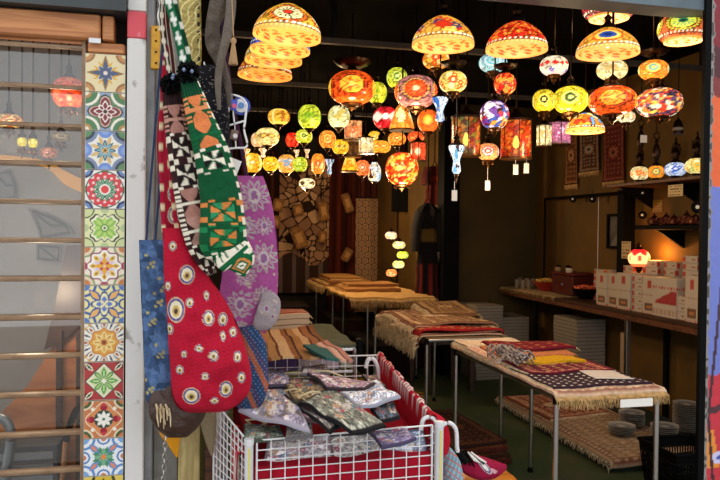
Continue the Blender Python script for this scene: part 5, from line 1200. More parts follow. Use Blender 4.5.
# --- denim blue tote
def denim(a, l, x, z):
    rg = np.random.default_rng(5); P = np.stack([x / 60, z / 60, 0 * x], 1); s = np.stack([rg.random(240) * .6 + 2.25, rg.random(240) * 3.2 + 3.9, np.zeros(240)], 1); i, g = vor(P, s)
    b = np.array(pal('#3c5478 #46608a #344a6a #54709a'))[rg.integers(0, 4, 240)][i] * (.8 + .4 * rg.random(len(x)))[:, None]
    p = Paint(x, z, '#000'); p.c = b
    for cx, cy in ((150, 262), (163, 285), (152, 318), (160, 350), (176, 345), (150, 385), (168, 395), (182, 375), (158, 300), (172, 318)):
        for k in range(5): p.disc(1.6, '#a89c68', cx + 4 * math.cos(k * 1.9), cy + 7 * math.sin(k * 2.3))
    return p.c
t = thing('tote_bag', pY(166, 416, 2.6), 'denim blue tote bag with gold brocade hanging at the far left', 'bag')
loft('bag_body', [(152, 240, 12.5, .012), (154, 270, 13.5, .025), (157, 300, 15, .035), (162, 340, 18, .045), (167, 380, 21, .045), (169, 400, 21, .035), (174, 415, 14, .015)], 2.6, denim, parent=t, level=True, wrinkle=.014, freq=12)
for dx in (0, 9):
    strap('handle', ((146 + dx, 242), (150 + dx, 190), (155 + dx * .6, 130), (160 + dx * .3, 70), (164, 30)), 2.6, 1.1, .003, flat('#2c3c5c'), t)
# --- brown leather bag with fringe under them
t = thing('leather_bag', pY(178, 437, 2.58), 'dark brown leather bag with a cream fringe showing below the totes', 'bag')
loft('bag_body', [(176, 385, 22, .02), (178, 400, 28, .045), (178, 415, 27, .055), (178, 428, 19, .04), (178, 436.5, 10, .015)], 2.58, grain('#3c2418', .25), M['leather'] if 'leather' in M else mat('brown_leather', attr=True, rough=.45, bump=(60, .4)), t, level=True, wrinkle=.01)
mb = MB()
for k in range(9):
    a = pY(156 + k * 1.6, 404 + (k % 3) * 2, 2.525); b = pY(157 + k * 1.7, 416 + (k * 5 % 7) * 2.2, 2.515); mb.tube([a, (a + b) / 2 + Vector((.003 * (-1) ** k, -.004, 0)), b], [.0035, .003, .0015], 5)
mb.build('cream_fringe', M['fringe_pale'], t)
strap('handle', ((178, 392), (172, 300), (166, 180), (165, 80), (166, -14)), 2.64, 1.5, .004, flat('#2c1810'), t)
# --- kilim bags
def kilim(base, seq, Lc, w0):
    """motif cells along the length: (kind, colour, second colour)"""
    def f(a, l, x, z):
        p = Paint(a, l, base); n = len(seq)
        k = np.floor(l / Lc).astype(int); y = np.mod(l / Lc, 1) * 2 - 1; c = p.c
        for i, (kind, c1, c2) in enumerate(seq):
            s = (k == i)
            if not s.any(): continue
            q = Paint(a[s] * 1.25, y[s], base)
            X, Yy = q.x, q.y
            if kind == 'pin':      # hooked pinwheel cross
                th = np.arctan2(Yy, X); R = np.maximum(np.abs(X), np.abs(Yy)); sec = np.floor(th / (PI / 4)).astype(int) % 2; q.m((R < .68) & (sec == 0), c1).m((R < .68) & (sec == 1) & (R > .22), c2).m((R < .8) & (np.abs(np.mod(th, PI / 2) - PI / 4) < .1), base).m((np.abs(X) > .82) & (np.abs(np.abs(Yy) - .62) < .2), c1).m((np.abs(Yy) > .84) & (np.abs(np.abs(X) - .6) < .2), c1).dia(.2, base).dia(.1, c1)
            elif kind == 'dia':
                q.dia(.98, c1).dia(.72, base).dia(.5, c2).dia(.2, base); q.corners(.4, c2)
            elif kind == 'zig':
                q.m(np.abs(np.mod(X * 2.5, 1) - .5) * 1.4 + .0 < (Yy + 1) * .5, c1).m(Yy > .55, c2)
            elif kind == 'hour':
                q.m((np.abs(X) < np.abs(Yy) + .05) & (np.abs(X) < .7), c1).m((np.abs(Yy) < .12), c2).m((np.abs(X) > .75) & (np.mod(Yy * 3, 1) < .5), c2)
            elif kind == 'bar':
                q.m(np.mod(X * 3 + (Yy > 0) * .5, 1) < .5, c1)
            c[s] = q.c
        edge = (a > .84) & (np.mod(l * 26, 1) < .55); c[edge] = lin(w0)
        return c * (.86 + .28 * np.random.default_rng(2).random(len(a)))[:, None]
    return f
W_ = '#e4dcc8'; K2 = '#171414'
t = thing('kilim_bag', pY(210, 274, 2.46), 'long dark brown kilim bag with cream and pink motifs', 'bag')
loft('bag_body', [(171, 78, 7, .012), (172, 92, 9, .022), (175, 115, 11, .03), (181, 150, 13, .036), (189, 190, 15, .038), (197, 228, 15, .036), (204, 252, 13, .028), (212, 274, 5, .01)], 2.46, kilim('#33191a', [('bar', '#1c1012', K2), ('hour', '#a8786c', '#b88c7c'), ('pin', W_, K2), ('pin', W_, K2), ('hour', '#a8786c', W_), ('hour', '#b4887c', W_), ('pin', W_, K2), ('zig', W_, K2), ('dia', W_, '#a8786c')], .095, '#2c1616'), parent=t, nu=100, nv=220, wrinkle=.008)
strap('handle', ((171, 82), (167, 60), (163, 35), (162, 8), (166, -14)), 2.47, 2.4, .004, lambda a, l, x, z: np.where((np.abs(np.mod(l * 22, 1) - .5) * 2 > np.abs(a))[:, None], np.array(lin('#d8ccb8')), np.array(lin('#2a1818'))), t)
strap('handle', ((175, 84), (172, 55), (168, 25), (166, -14)), 2.49, 2.2, .004, lambda a, l, x, z: np.where((np.abs(a) > .7)[:, None], np.array(lin('#d8ccb8')), np.array(lin('#4a2420'))), t)
t = thing('kilim_bag', pY(238, 275, 2.4), 'long emerald green kilim bag with white, black and orange motifs', 'bag')
loft('bag_body', [(187, 72, 7, .012), (190, 84, 9, .02), (195, 102, 11.5, .03), (204, 130, 15, .038), (213, 158, 18, .042), (221, 198, 20.5, .045), (223, 230, 23, .045), (223, 244, 23, .04), (225, 256, 18, .025)], 2.4, kilim('#0a4e2c', [('bar', '#0a3020', '#0c5c34'), ('hour', '#d87c48', '#e08c58'), ('hour', '#d87c48', '#0c5c34'), ('pin', W_, K2), ('bar', '#0a4c2c', W_), ('pin', '#d08040', '#2c8c5c'), ('pin', '#1c7c48', '#d08040'), ('pin', W_, K2), ('pin', W_, K2), ('zig', W_, '#0c5c34')], .087, '#e0dcc8'), parent=t, nu=110, nv=240, wrinkle=.008)
loft('bag_flap', [(226, 244, 15, .012), (233, 254, 20, .022), (240, 262, 16, .02), (243, 272, 7, .012), (244, 277, 1, .004)], 2.385, kilim('#0c5c34', [('zig', W_, '#0c5c34'), ('dia', '#d08040', W_), ('zig', W_, K2)], .06, '#e8e0cc'), parent=t, nu=70, nv=60)
strap('handle', ((186, 76), (181, 50), (175, 25), (168, 0), (164, -16)), 2.42, 4.2, .005, lambda a, l, x, z: np.where((np.abs(np.mod(l * 16, 1) - .5) * 2.2 > np.abs(a) + .25)[:, None], np.array(lin('#e0e0d8')), np.array(lin('#0e5a36'))), t)
strap('handle', ((191, 78), (187, 52), (180, 26), (173, 0), (166, -16)), 2.45, 3.2, .005, lambda a, l, x, z: np.where((np.mod(l * 12, 1) < .25)[:, None], np.array(lin('#d8d8cc')), np.array(lin('#0a3c26'))), t)
# black yarn knots tied where the straps meet the bags
for px, py, r, lb in ((188, 70, .045, 'green'), (171, 82, .042, 'brown')):
    p = pY(px, py, 2.38 if lb == 'green' else 2.43); mb = MB()
    for k in range(170):
        d = Vector((RND.gauss(0, 1), RND.gauss(0, 1), RND.gauss(0, 1))).normalized(); mb.tube([p + d * r * .2, p + d * r * RND.uniform(.6, .95) + Vector((0, 0, -.008))], [.007, .004], 5)
    o = mb.build('yarn_pompom', M['black'], None); tag(o, 'black yarn pompom tied at the neck of the ' + lb + ' kilim bag', 'pompom', 'black pompoms on the kilim bags')
    mb = MB()
    for k in range(2): mb.lathe([(.001, -.007), (.007, 0), (.001, .007)], p + Vector((RND.uniform(-.02, .02), -r * 1.02, RND.uniform(-.025, .02))), 8)
    mb.build('bead', mat('bluish_bead', '#7c8cb0', rough=.25), o)
# hooks and rod they hang from
t = thing('bag_rail', pY(168, -12, 2.5), 'steel rod with hooks above the bags', 'rail')
MB().tube([(pY(166, -14, 2.3).x, 2.3, pY(166, -14, 2.5).z), (pY(166, -14, 2.5).x, 2.82, pY(166, -14, 2.5).z)], .01, 8).build('rod', M['chrome'], t)
a = pY(159, 14, 2.6); mb = MB(); mb.tube([a + Vector((.004 * math.sin(k), 0, .05 - k * .012)) for k in range(10)], .003, 5); 
tag(mb.build('steel_chain', M['chrome']), 'short steel chain hanging beside the bag straps', 'chain')
mb = MB(); b0 = pY(165, 412, 2.68); z = b0.z; k = 0
while z > .05:
    c = Vector((b0.x + .006 * math.sin(z * 9), 2.68, z)); R_ = Matrix.Rotation(PI / 2 * (k % 2), 3, 'Z')
    mb.tube([c + R_ @ Vector((.007 * math.cos(a), 0, .014 * math.sin(a))) for a in np.linspace(0, 2 * PI, 11)[:-1]], .0022, 5, True); z -= .021; k += 1
tag(mb.build('steel_chain', M['chrome']), 'long steel chain hanging below the leather bag', 'chain')
# yellow plate on the jamb
t = thing('yellow_plate', pY(156, 68, 2.9), 'yellow metal plate with screws fixed on the grey jamb', 'plate')
a, b = pY(150.8, 25, 2.83), pY(160, 69, 2.83); MB().bx((a.x, 2.83, b.z), (b.x, 2.853, a.z), .003).build('plate_body', mat('yellow_paint', '#d8a01c', rough=.45, nz=(30, '#b8821a', .5, .7)), t)
mb = MB()
for y in (30, 41, 52, 63): p = pY(156, y, 2.829); mb.lathe([(.004, 0), (.004, .003), (.001, .004)], p, 8, Matrix.Rotation(PI / 2, 3, 'X'))
mb.build('screws', M['black'], t)
# --- purple shawl
def paisley(x, z, base, pats):
    p = Paint(x, z, base); p.c *= (.85 + .3 * np.random.default_rng(8).random(len(x)))[:, None]
    for cx, cy, s, r in pats:
        p.petals(11, s * .3, s * 1.0, s * .16, '#a89c9c', r, cx, cy).petals(11, s * .35, s * .8, s * .07, base, r, cx, cy).ell(s * .35, s * .45, '#b8acac', cx, cy).ell(s * .22, s * .3, '#8c5c88', cx, cy)
    rg = np.random.default_rng(2)
    for k in range(60): p.disc(1.2, '#c0a898', 222 + rg.random() * 58, 176 + rg.random() * 160)
    return p.c
t = thing('shawl', pY(250, 335, 2.75), 'magenta purple shawl with grey paisley embroidery behind the green bag', 'shawl')
sp = [(247, 176, 16, .012), (250, 200, 21, .016), (252, 230, 24, .018), (251, 260, 27, .018), (249, 290, 28.5, .018), (247, 315, 28, .016), (243, 334, 22, .01)]
loft('shawl_cloth', sp, 2.75, lambda a, l, x, z: paisley(x, z, '#a04c88', ((254, 196, 17, .4), (245, 228, 13, 1), (264, 226, 10, .6), (263, 258, 16, .2), (246, 276, 11, .5), (240, 304, 15, .8), (262, 296, 11, 0), (240, 328, 9, .4), (268, 318, 9, .4))), parent=t, level=True, nu=120, nv=200, wrinkle=.012, freq=9)
strap('loop', ((247, 178), (240, 140), (232, 100), (225, 40), (222, -14)), 2.76, 2, .004, flat('#3c1c38'), t)
tag(loft('scarf', [(268, 292, 6, .008), (270, 300, 10, .016), (268, 312, 12, .018), (264, 324, 11, .014), (262, 330, 6, .006)], 2.72, lambda a, l, x, z: paisley(x, z, '#988c90', ((266, 308, 8, 0), (272, 316, 6, 0))), level=True), 'grey purple scarf end bunched at the lower corner of the purple shawl', 'scarf')
# --- gold cloth strip, grey scarf, tan tassel, black scarf
def gold(a, l, x, z):
    rg = np.random.default_rng(6); c = np.tile(lin('#a89450'), (len(a), 1)) * (.7 + .6 * rg.random(len(a)))[:, None]; c[(np.abs(a - .75) < .12) & (np.mod(l * 30, 1) < .5)] = lin('#201c14'); c[np.sin(x * .9 + z * .5 + 3 * np.sin(z * .2)) > .8] = lin('#d8cc8c'); return c
t = thing('gold_sash', pY(189, 68, 2.78), 'crinkled gold sash hanging behind the green strap', 'sash')
loft('sash_cloth', [(189, -22, 11, .012), (190, 10, 11, .012), (190, 35, 11, .012), (191, 55, 10.5, .012), (191, 68, 9, .008)], 2.78, gold, mat('crinkled_gold', attr=True, rough=.35, metal=.4, bump=(90, .8)), t, level=True, wrinkle=.012)
t = thing('grey_scarf', pY(218, 110, 2.7), 'long grey brown twisted scarf hanging beside the gold sash', 'scarf')
loft('scarf_cloth', [(222, -22, 9, .02), (220, 0, 10, .022), (213, 25, 7, .018), (214, 45, 8, .018), (222, 66, 5, .014), (227, 85, 4, .01), (230, 108, 2, .005)], 2.7, grain('#5c5248', .3), parent=t, nu=60, nv=160, wrinkle=.02, freq=14)
loft('scarf_tail', [(230, -22, 5, .014), (231, 5, 5, .014), (228, 30, 5, .012), (222, 55, 4, .012), (218, 80, 3.5, .01), (219, 110, 2, .006)], 2.66, grain('#6c6258', .3, 3), parent=t, nu=60, nv=160, wrinkle=.014, freq=14)
p = pY(233.5, 36, 2.62); mb = MB(); mb.tube([p + Vector((-.01, 0, .2)), p], .002, 5); mb.lathe([(.001, -.005), (.01, -.012), (.011, -.022), (.006, -.03)], p, 12)
for k in range(40):
    a = k * 2.4; q = math.sqrt(k / 40); mb.tube([p + Vector((.004 * math.cos(a), .004 * math.sin(a), -.028)), p + Vector((.016 * q * math.cos(a), .016 * q * math.sin(a), -.105))], .0022, 4)
tag(mb.build('tassel', mat('tan_tassel', '#b08c64', rough=.95)), 'tan tassel hanging at the right of the grey scarf', 'tassel')
t = thing('black_scarf', pY(218, 165, 2.68), 'black beaded scarf hung on the white wire rack behind the green bag', 'scarf')
loft('scarf_cloth', [(207, 66, 10, .02), (211, 90, 13, .026), (215, 115, 14, .028), (217, 140, 12, .024), (220, 160, 8, .014), (222, 172, 3, .005)], 2.68, lambda a, l, x, z: np.where((np.random.default_rng(4).random(len(a)) > .97)[:, None], np.array(lin('#a8a098')), np.array(lin('#121016'))), parent=t, wrinkle=.016)
# white wire rack with cards and beads
t = thing('wire_rack', pY(232, 150, 2.72), 'small white wire rack with hanging amulets beside the green bag', 'rack')
def wire(pts, Y, r=.0042, name='wire_loop'):
    q = smooth_spine([(x, y) for x, y in pts], 40); MB().tube([pY(x, y, Y) for x, y in q], r, 7).build(name, M['white_wire'], t)
wire([(214, 93), (228, 94), (240, 97), (246, 104), (245, 121), (244, 130), (247, 146), (236, 148), (224, 149)], 2.72)
wire([(218, 127), (230, 125), (244, 121)], 2.722); wire([(231, 94), (234, 120), (236, 148)], 2.724, .003); wire([(204, 62), (206, 75), (203, 92)], 2.71, .003)
p = pY(241, 106, 2.76); o = thing('bead_amulet', p - Vector((0, 0, .04)), 'round blue and white eye bead hanging on the wire rack', 'amulet')
R_ = Matrix.Rotation(PI / 2, 3, 'X'); MB().lathe([(.036, -.006), (.036, .005), (.001, .012)], p, 24, R_).build('blue_disc', mat('cobalt_glass', '#1c3c9c', rough=.15), o); MB().lathe([(.026, .0062), (.026, .0095), (.001, .0135)], p, 20, R_).build('white_ring', M['white_plastic'], o); MB().lathe([(.012, .012), (.012, .0155), (.001, .017)], p, 16, R_).build('blue_pupil', mat('pale_blue_glass', '#5c8cd0', rough=.15), o)
for px, py, c, lb in ((233, 105, '#3c4cb8', 'small blue and pink card hanging on the wire rack'), (226, 108, '#c8b898', 'cream bird-like charm hanging on the wire rack'), (234, 135, '#6c5040', 'brown charm hanging low on the wire rack')):
    p = pY(px, py, 2.70); o = thing('charm', p - Vector((0, 0, .025)), lb, 'charm', 'charms on the white wire rack')
    MB().box(p, (.03, .006, .04), Matrix.Rotation(.2, 3, 'Y'), .003).build('charm_body', mat('charm_paint', c, rough=.4), o); MB().lathe([(.009, -.004), (.009, .004)], p + Vector((.004, -.003, -.004)), 12, R_).build('charm_dot', mat('charm_dot', '#e0d8d8' if c != '#3c4cb8' else '#d04c80', rough=.4), o); MB().tube([p + Vector((0, 0, .02)), p + Vector((0, 0, .05))], .0015, 4).build('string', M['black'], o)
a, b = pY(204, 75, 2.95), pY(224, 95, 2.95)
t = thing('wooden_box', ((a.x + b.x) / 2, 2.98, b.z), 'small brown wooden frame box behind the wire rack', 'box'); MB().bx((a.x, 2.95, b.z), (b.x, 3.0, a.z), .004).build('box_frame', M['brown_wood'], t); MB().bx((a.x + .012, 2.942, b.z + .012), (b.x - .012, 2.9495, a.z - .012)).build('box_front', mat('box_front', '#7c5a40', rough=.6), t, smooth=False)
MB().tube([((a.x + b.x) / 2, 2.975, a.z), ((a.x + b.x) / 2, 2.975, H + .01)], .003, 5).build('hanging_cord', M['black'], t)
card_ = pY(234, 167, 2.7); tag(MB().box(card_, (.04, .002, .06), Matrix.Rotation(.35, 3, 'Y')).build('paper_tag', M['paper'], smooth=False), 'white paper tag hanging at the top of the purple shawl', 'tag')
# --- lower left : planks, orange cloth, brown post, tan cloth
a = pY(188, 480, 2.86); tag(MB().bx((pY(178, 450, 2.86).x, 2.86, 0), (pY(200, 450, 2.86).x, 2.9, .98), .003).build('pale_plank', mat('pale_pine', '#c0ac74', rough=.6, wood=('#8c7844', (40, 3, 3)))), 'pale yellow pine plank standing under the leather bag', 'plank')
tag(MB().bx((pY(204.5, 450, 2.9).x, 2.9, 0), (pY(213, 450, 2.9).x, 2.94, 1.2), .003).build('brown_post', M['brown_wood']), 'narrow brown wooden post beside the pale plank', 'post')
tag(loft('tan_cloth', [(207, 400, 9, .01), (208, 420, 8, .01), (210, 440, 5, .008), (212, 456, 1, .003)], 2.8, grain('#8a7a60', .25), level=True), 'tan cloth corner hanging beside the brown post', 'cloth')
tag(loft('orange_cloth', [(168, 400, 14, .012), (170, 430, 11, .012), (174, 446, 5, .008), (177, 457, 1, .003)], 2.75, grain('#d8921c', .12), level=True), 'orange yellow cloth corner hanging behind the leather bag', 'cloth')

# bar above the opening that carries the sash, scarves and shawl
zt = pY(200, -20, 2.78).z
t = thing('hanging_bar', (0, 2.78, zt), 'black bar under the beam from which the sash and scarves hang', 'bar')
MB().tube([(pY(160, -20, 2.78).x, 2.775, zt), (pY(262, -20, 2.78).x, 2.775, zt)], .009, 8).build('bar_rod', M['blackmetal'], t)
mb = MB()
for px in (170, 255): x = pY(px, -20, 2.78).x; mb.tube([(x, 2.775, zt), (x, 2.775, zt + .12), (x, 2.86, zt + .14)], .007, 6)
mb.build('bracket', M['blackmetal'], t)
# ------------------------------------------------------------------ wire basket stand full of pouches
BX0, BX1, BY0, BY1, BZ = .21, .935, 2.6, 3.5, .79
t = thing('wire_basket', ((BX0 + BX1) / 2, (BY0 + BY1) / 2, 0), 'white wire basket stand heaped with embroidered pouches', 'basket')
def panel(a, b, z0, za, zb, n, rows, name, r=.0024):
    """wire mesh between two corners; the top runs from za to zb"""
    mb = MB(); a, b = Vector((*a, 0)), Vector((*b, 0))
    for k in range(n + 1):
        s = k / n; p = a.lerp(b, s); zt = za + (zb - za) * s; mb.tube([p + Vector((0, 0, z0)), p + Vector((0, 0, zt))], r if 0 < k < n else r * 1.7, 6)
    for k in range(rows + 1):
        s = k / rows; mb.tube([a + Vector((0, 0, z0 + (za - z0) * s)), b + Vector((0, 0, z0 + (zb - z0) * s))], r if k < rows else r * 1.6, 6)
    return mb.build(name, M['white_wire'], t)
panel((BX0 + .02, BY0), (BX1 - .02, BY0), .43, .765, .785, 13, 9, 'front_panel')
panel((BX0 - .02, BY0 + .01), (BX0 - .13, BY0 + .24), .43, .77, .86, 9, 12, 'side_panel')
panel((BX0 - .13, BY0 + .245), (BX0 - .06, BY1), .43, .86, .93, 18, 12, 'side_panel', .002)
panel((BX1, BY0 + .02), (BX1, BY1), .43, .79, .90, 16, 8, 'side_panel')
panel((BX0 - .05, BY1), (BX1, BY1), .43, .91, .9, 13, 9, 'back_panel')
panel((BX0 - .03, BY0 + .02), (BX1, BY0 + .02), .425, .427, .427, 1, 1, 'floor_frame')
MB().bx((BX0 - .03, BY0 + .015, .418), (BX1 - .005, BY1 - .005, .424)).build('basket_floor', M['white_plastic'], t, smooth=False)
pm = mat('clear_white_plastic', '#d4d6d8', rough=.2, coat=.4)
for x, y, zt, nm in ((BX0 - .01, BY0 - .012, .775, 0), (BX1 + .005, BY0 - .012, .80, 1), (BX0 - .06, BY1, .93, 2), (BX1, BY1, .9, 3)):
    l = MB().tube([(x, y, 0), (x, y, zt)], .0165, 14).build('corner_post', pm, t)
    MB().lathe([(.0172, zt - .02), (.0185, zt - .015), (.0185, zt + .002), (.001, zt + .005)], (x, y, 0), 14).build('post_cap', M['white_plastic'], l)
    if nm < 2: MB().bx((x - .004, y - .018, .3), (x + .004, y - .0155, zt - .03)).build('yellow_strip', mat('yellow_strip', '#d8cc70', rough=.4), l, smooth=False)
# red lining with white lettering-like marks
def red_print(u, v):
    p = Paint(u * 30, v * 4, '#b01226'); k = np.floor(u * 30).astype(int); rg = np.random.default_rng(3); w = rg.random(40)
    p.m((v > .3) & (v < .7) & (np.mod(u * 30, 1) < .55) & (w[np.clip(k, 0, 39)] > .25), '#e8dcd8').m((np.abs(v - .5) < .06) & (w[np.clip(k, 0, 39)] > .6), '#b01226'); return p.c
tag(slab('lining_cloth', [(BX0 + .01, BY0 + .016, .66), (BX1 - .015, BY0 + .016, .66), (BX1 - .015, BY1 - .02, .76), (BX0 - .02, BY1 - .02, .78)], .2, plain('#a81028', None, .15), nu=30, nv=30, amp=.008, edge='#b0142c')[0], 'crimson cloth lining the wire basket under the pouches', 'cloth')
def wallcloth(pts, off, colfn, label, name='printed_cloth'):
    """a cloth draped over a rail: pts run along the rail, the cloth falls on both sides"""
    prof = [(-.016, -.16), (-.018, -.06), (-.012, .004), (0, .012), (.012, .004), (.02, -.05), (.024, -.13)]
    P, U, V = [], [], []; n = 90
    for j, (o, dz) in enumerate(prof):
        for i in range(n):
            s = i / (n - 1); p = Vector(pts[0]).lerp(Vector(pts[1]), s); w = .006 * math.sin(s * 34) + .004 * math.sin(s * 71)
            P.append(p + Vector(off) * (o + w * (1 if o > 0 else .4)) + Vector((0, 0, dz + .01 * math.sin(s * 23) * (abs(dz) > .1)))); U.append(s); V.append(j / (len(prof) - 1))
    mb = MB().grid(P, n, len(prof)); m0 = len(P); mb.v += [tuple(Vector(p) + Vector((0, 0, .003)) + Vector(off) * .001) for p in P]; mb.f += [tuple(q + m0 for q in f) for f in mb.f]; mb.mi = [0] * len(mb.f)
    c = colfn(np.array(U), np.array(V)); mb.colors(np.vstack([c, c])); return tag(mb.build(name, M['cloth']), label, 'cloth')
wallcloth([(BX1, BY0 + .05, .80), (BX1, BY1, .905)], (1, 0, 0), red_print, 'red cloth with white printed marks folded over the right rim of the wire basket')
wallcloth([(BX0 - .037, BY0 + .03, .70), (BX0 - .04, BY0 + .35, .72)], (1, 0, 0), lambda u, v: Paint(u * 3, v * 3, '#c01c2c').m(np.hypot(np.mod(u * 4, 1) - .5, np.mod(v * 3, 1) - .5) < .28, '#d8ccc4').c, 'red and white flowered cloth hung inside the left wire panel')
# pouches : four corners in picture order, height of the plane they lie on
def embroid(cols, seed, letters=False, border=None, n=5):
    def f(u, v):
        pl = pal(cols); rg = np.random.default_rng(seed); P = np.stack([u, v * .8, 0 * u], 1); NS = 220; s = np.stack([rg.random(NS), rg.random(NS) * .8, np.zeros(NS)], 1)
        i, g = vor(P, s); c = 1.4 * np.array(pl)[rg.integers(0, len(pl), NS)][i] * (.6 + .8 * rg.random(NS))[i][:, None]; c[g < .012] = c[g < .012] * .5; p = Paint(u, v, '#000'); p.c = c * (.8 + .4 * rg.random(len(u)))[:, None]
        for k in range(n * 3):
            cx, cy = rg.uniform(.1, .9), rg.uniform(.1, .9); q = np.array(lin(('#d8d4d0', '#b05c6c', '#e0dcd0', '#5c7c98', '#c8a07c')[k % 5])); p.petals(6, .015, .085, .022, q, rg.random(), cx, cy).disc(.02, pl[0], cx, cy)
        if letters: p.m((np.mod(v * 7, 1) > .4) & (np.mod(u * 16, 1) < .55) & (u > .12) & (u < .88) & (v > .12) & (v < .85) & (np.sin(np.floor(u * 16) * 7 + np.floor(v * 7) * 3) > -.4), '#7c8cae')
        e = np.minimum(np.minimum(u, 1 - u), np.minimum(v, 1 - v)); p.m(e < .04, border or pl[-1]); return p.c
    return f
def pouch(label, cor, z, cols, seed, border='#1c1c20', letters=False, th=.009, cord=True, zs=(0, 0, 0, 0), Y=None):
    """cor: near-left, near-right, far-right, far-left in px; z height, zs per-corner lift"""
    tv = None
    if Y: cs = [pY(x, y, Y + (.0 if q < 2 else .03)) for q, (x, y) in enumerate(cor)]; tv = (0, -.012, 0)
    else: cs = [pZ(x, y, z + dz) for (x, y), dz in zip(cor, zs)]
    o, E = slab('pouch', cs, th, embroid(cols, seed, letters, border), nu=44, nv=44, amp=.007, freq=8, puff=.01, edge=border, seed=seed, tv=tv)
    tag(o, label, 'pouch', 'embroidered pouches heaped in the wire basket')
    if cord:
        a, b = E['far'][8], E['far'][20]; MB().tube([a, a + Vector((-.02, -.01, .02)), (a + b) / 2 + Vector((0, -.03, .03)), b + Vector((.02, -.02, .012)), b], .004, 6).build('drawstring', mat('cream_cord', '#c8b890', rough=.9), o)
    return o
c3 = lambda *q: [(230 + x / 3, 320 + y / 3) for x, y in q]
pouch('large pale lilac embroidered pouch lying at the left of the basket', c3((25, 275), (240, 325), (172, 190), (105, 165)), .845, '#b8b4c4 #9c98ac #c8c4cc #8c88a0 #a09080', 11, '#a8a4b4')
pouch('tan brocade pouch in the upper middle of the heap', c3((190, 245), (330, 235), (300, 180), (150, 170)), .865, '#8c7c5c #9c8c6c #a89878 #6c6450 #5c5c54', 12, '#4c4438')
pouch('pink and white embroidered pouch at the top of the heap', c3((290, 200), (405, 207), (438, 188), (225, 160)), .90, '#c0a0a8 #d8c8cc #b08c98 #8c7480 #98707c', 13, '#3c3438')
pouch('pale blue pouch with lettering-like stitching at the right of the heap', c3((393, 262), (512, 230), (440, 184), (328, 215)), .885, '#d0d4dc #c4cad6 #dcdce4', 14, '#b0b4c0', True, n=0) if False else pouch('pale blue pouch with letter-like stitching at the right of the heap', c3((393, 262), (512, 230), (440, 184), (328, 215)), .885, '#d0d4dc #c4cad6 #dcdce4', 14, '#9ca0b0', True)
pouch('grey green embroidered pouch with black edge, frontmost in the middle of the heap', c3((368, 338), (468, 318), (305, 204), (205, 242)), .875, '#84887c #989c90 #74786c #a8a898 #5c6058', 15, '#17171a')
pouch('brown grey pouch tucked beneath the black edged grey green pouch', c3((300, 335), (360, 300), (265, 212), (158, 225)), .85, '#8c8480 #7c7470 #9c948c #a09890 #6c645c', 16, '#1c1a1c')
pouch('pale pink pouch under the brown grey pouch', c3((155, 282), (262, 308), (220, 240), (160, 225)), .835, '#c8b4b8 #b8a0a8 #d0c4c8 #98848c', 17, '#5c4c50')
pouch('dark slate pouch at the right edge of the heap', c3((450, 300), (510, 295), (490, 245), (420, 262)), .85, '#4c5058 #5c6068 #3c4048 #707078', 18, '#1c1c20', cord=False)
pouch('purple grey pouch behind the front wires at the right', c3((455, 385), (560, 360), (520, 318), (420, 335)), .775, '#84789c #9488a8 #746890 #a8a0b4', 19, '#4c4460', cord=False)
pouch('sage green pouch at the front left of the heap', c3((40, 362), (165, 352), (150, 315), (42, 318)), .77, '#788474 #8c9484 #68705f #98a090', 20, '#4c5448')
pouch('pale grey pouch at the front edge left of centre', c3((165, 352), (250, 345), (245, 310), (170, 318)), .785, '#a8a4a4 #b8b4b0 #989494 #c0bcb4', 21, '#787474')
pouch('cream and rose pouch standing behind the front wires at the left', [(262, 470), (334, 466), (330, 434), (268, 440)], .74, '#d0c8cc #bcb4c0 #dcd4d4 #c09ca4', 22, '#8c8088', cord=False, Y=2.66)
pouch('grey flowered pouch standing behind the front wires in the middle', [(335, 468), (384, 464), (378, 432), (328, 436)], .745, '#c0bcbc #d0ccc8 #a8a4a4 #d8d4cc', 23, '#605c60', cord=False, Y=2.67)
pouch('pale blue pouch standing behind the front wires at the right', [(386, 466), (429, 461), (424, 430), (381, 434)], .745, '#a0b4d0 #b8c8dc #90a4c4 #ccd4e0', 24, '#586884', cord=False, Y=2.66)
pouch('lilac and grey pouch at the far left corner of the heap', c3((100, 200), (180, 195), (175, 150), (100, 150)), .87, '#9c90a8 #b0a8b8 #887c98', 25, '#4c4458', cord=False)
pouch('small dark brocade pouch at the far right corner of the heap', c3((420, 195), (470, 205), (440, 170), (395, 165)), .87, '#5c4c4c #6c5c58 #4c3c40 #8c7c70', 26, '#241c1e', cord=False)
pouch('white and grey pouch at the back of the heap', c3((215, 165), (300, 160), (290, 135), (215, 140)), .90, '#b0acac #c4c0bc #9c9898 #a88c88', 27, '#6c6468')
# dark blue shoulder bag squeezed between the red tote and the heap
t2 = thing('shoulder_bag', pY(250, 400, 2.72), 'navy and rust shoulder bag between the crimson tote and the pouch heap', 'bag')
loft('bag_body', [(250, 325, 10, .02), (254, 345, 12, .035), (254, 365, 14, .045), (252, 385, 16, .045), (248, 402, 14, .03), (246, 410, 8, .01)], 2.74, lambda a, l, x, z: Paint(x, z, '#2c4468').m(np.abs(np.mod(x - z * .5, 22) - 8) < 3, '#a85834').m(np.abs(np.mod(x - z * .5, 22) - 15) < 2, '#4c3c5c').m(np.sin(x * 1.4) * np.sin(z * 1.1) > .7, '#6c84a8').c, parent=t2)
strap('handle', ((250, 330), (244, 280), (236, 200), (226, 100), (220, -14)), 2.8, 1.5, .003, flat('#2c2438'), t2)
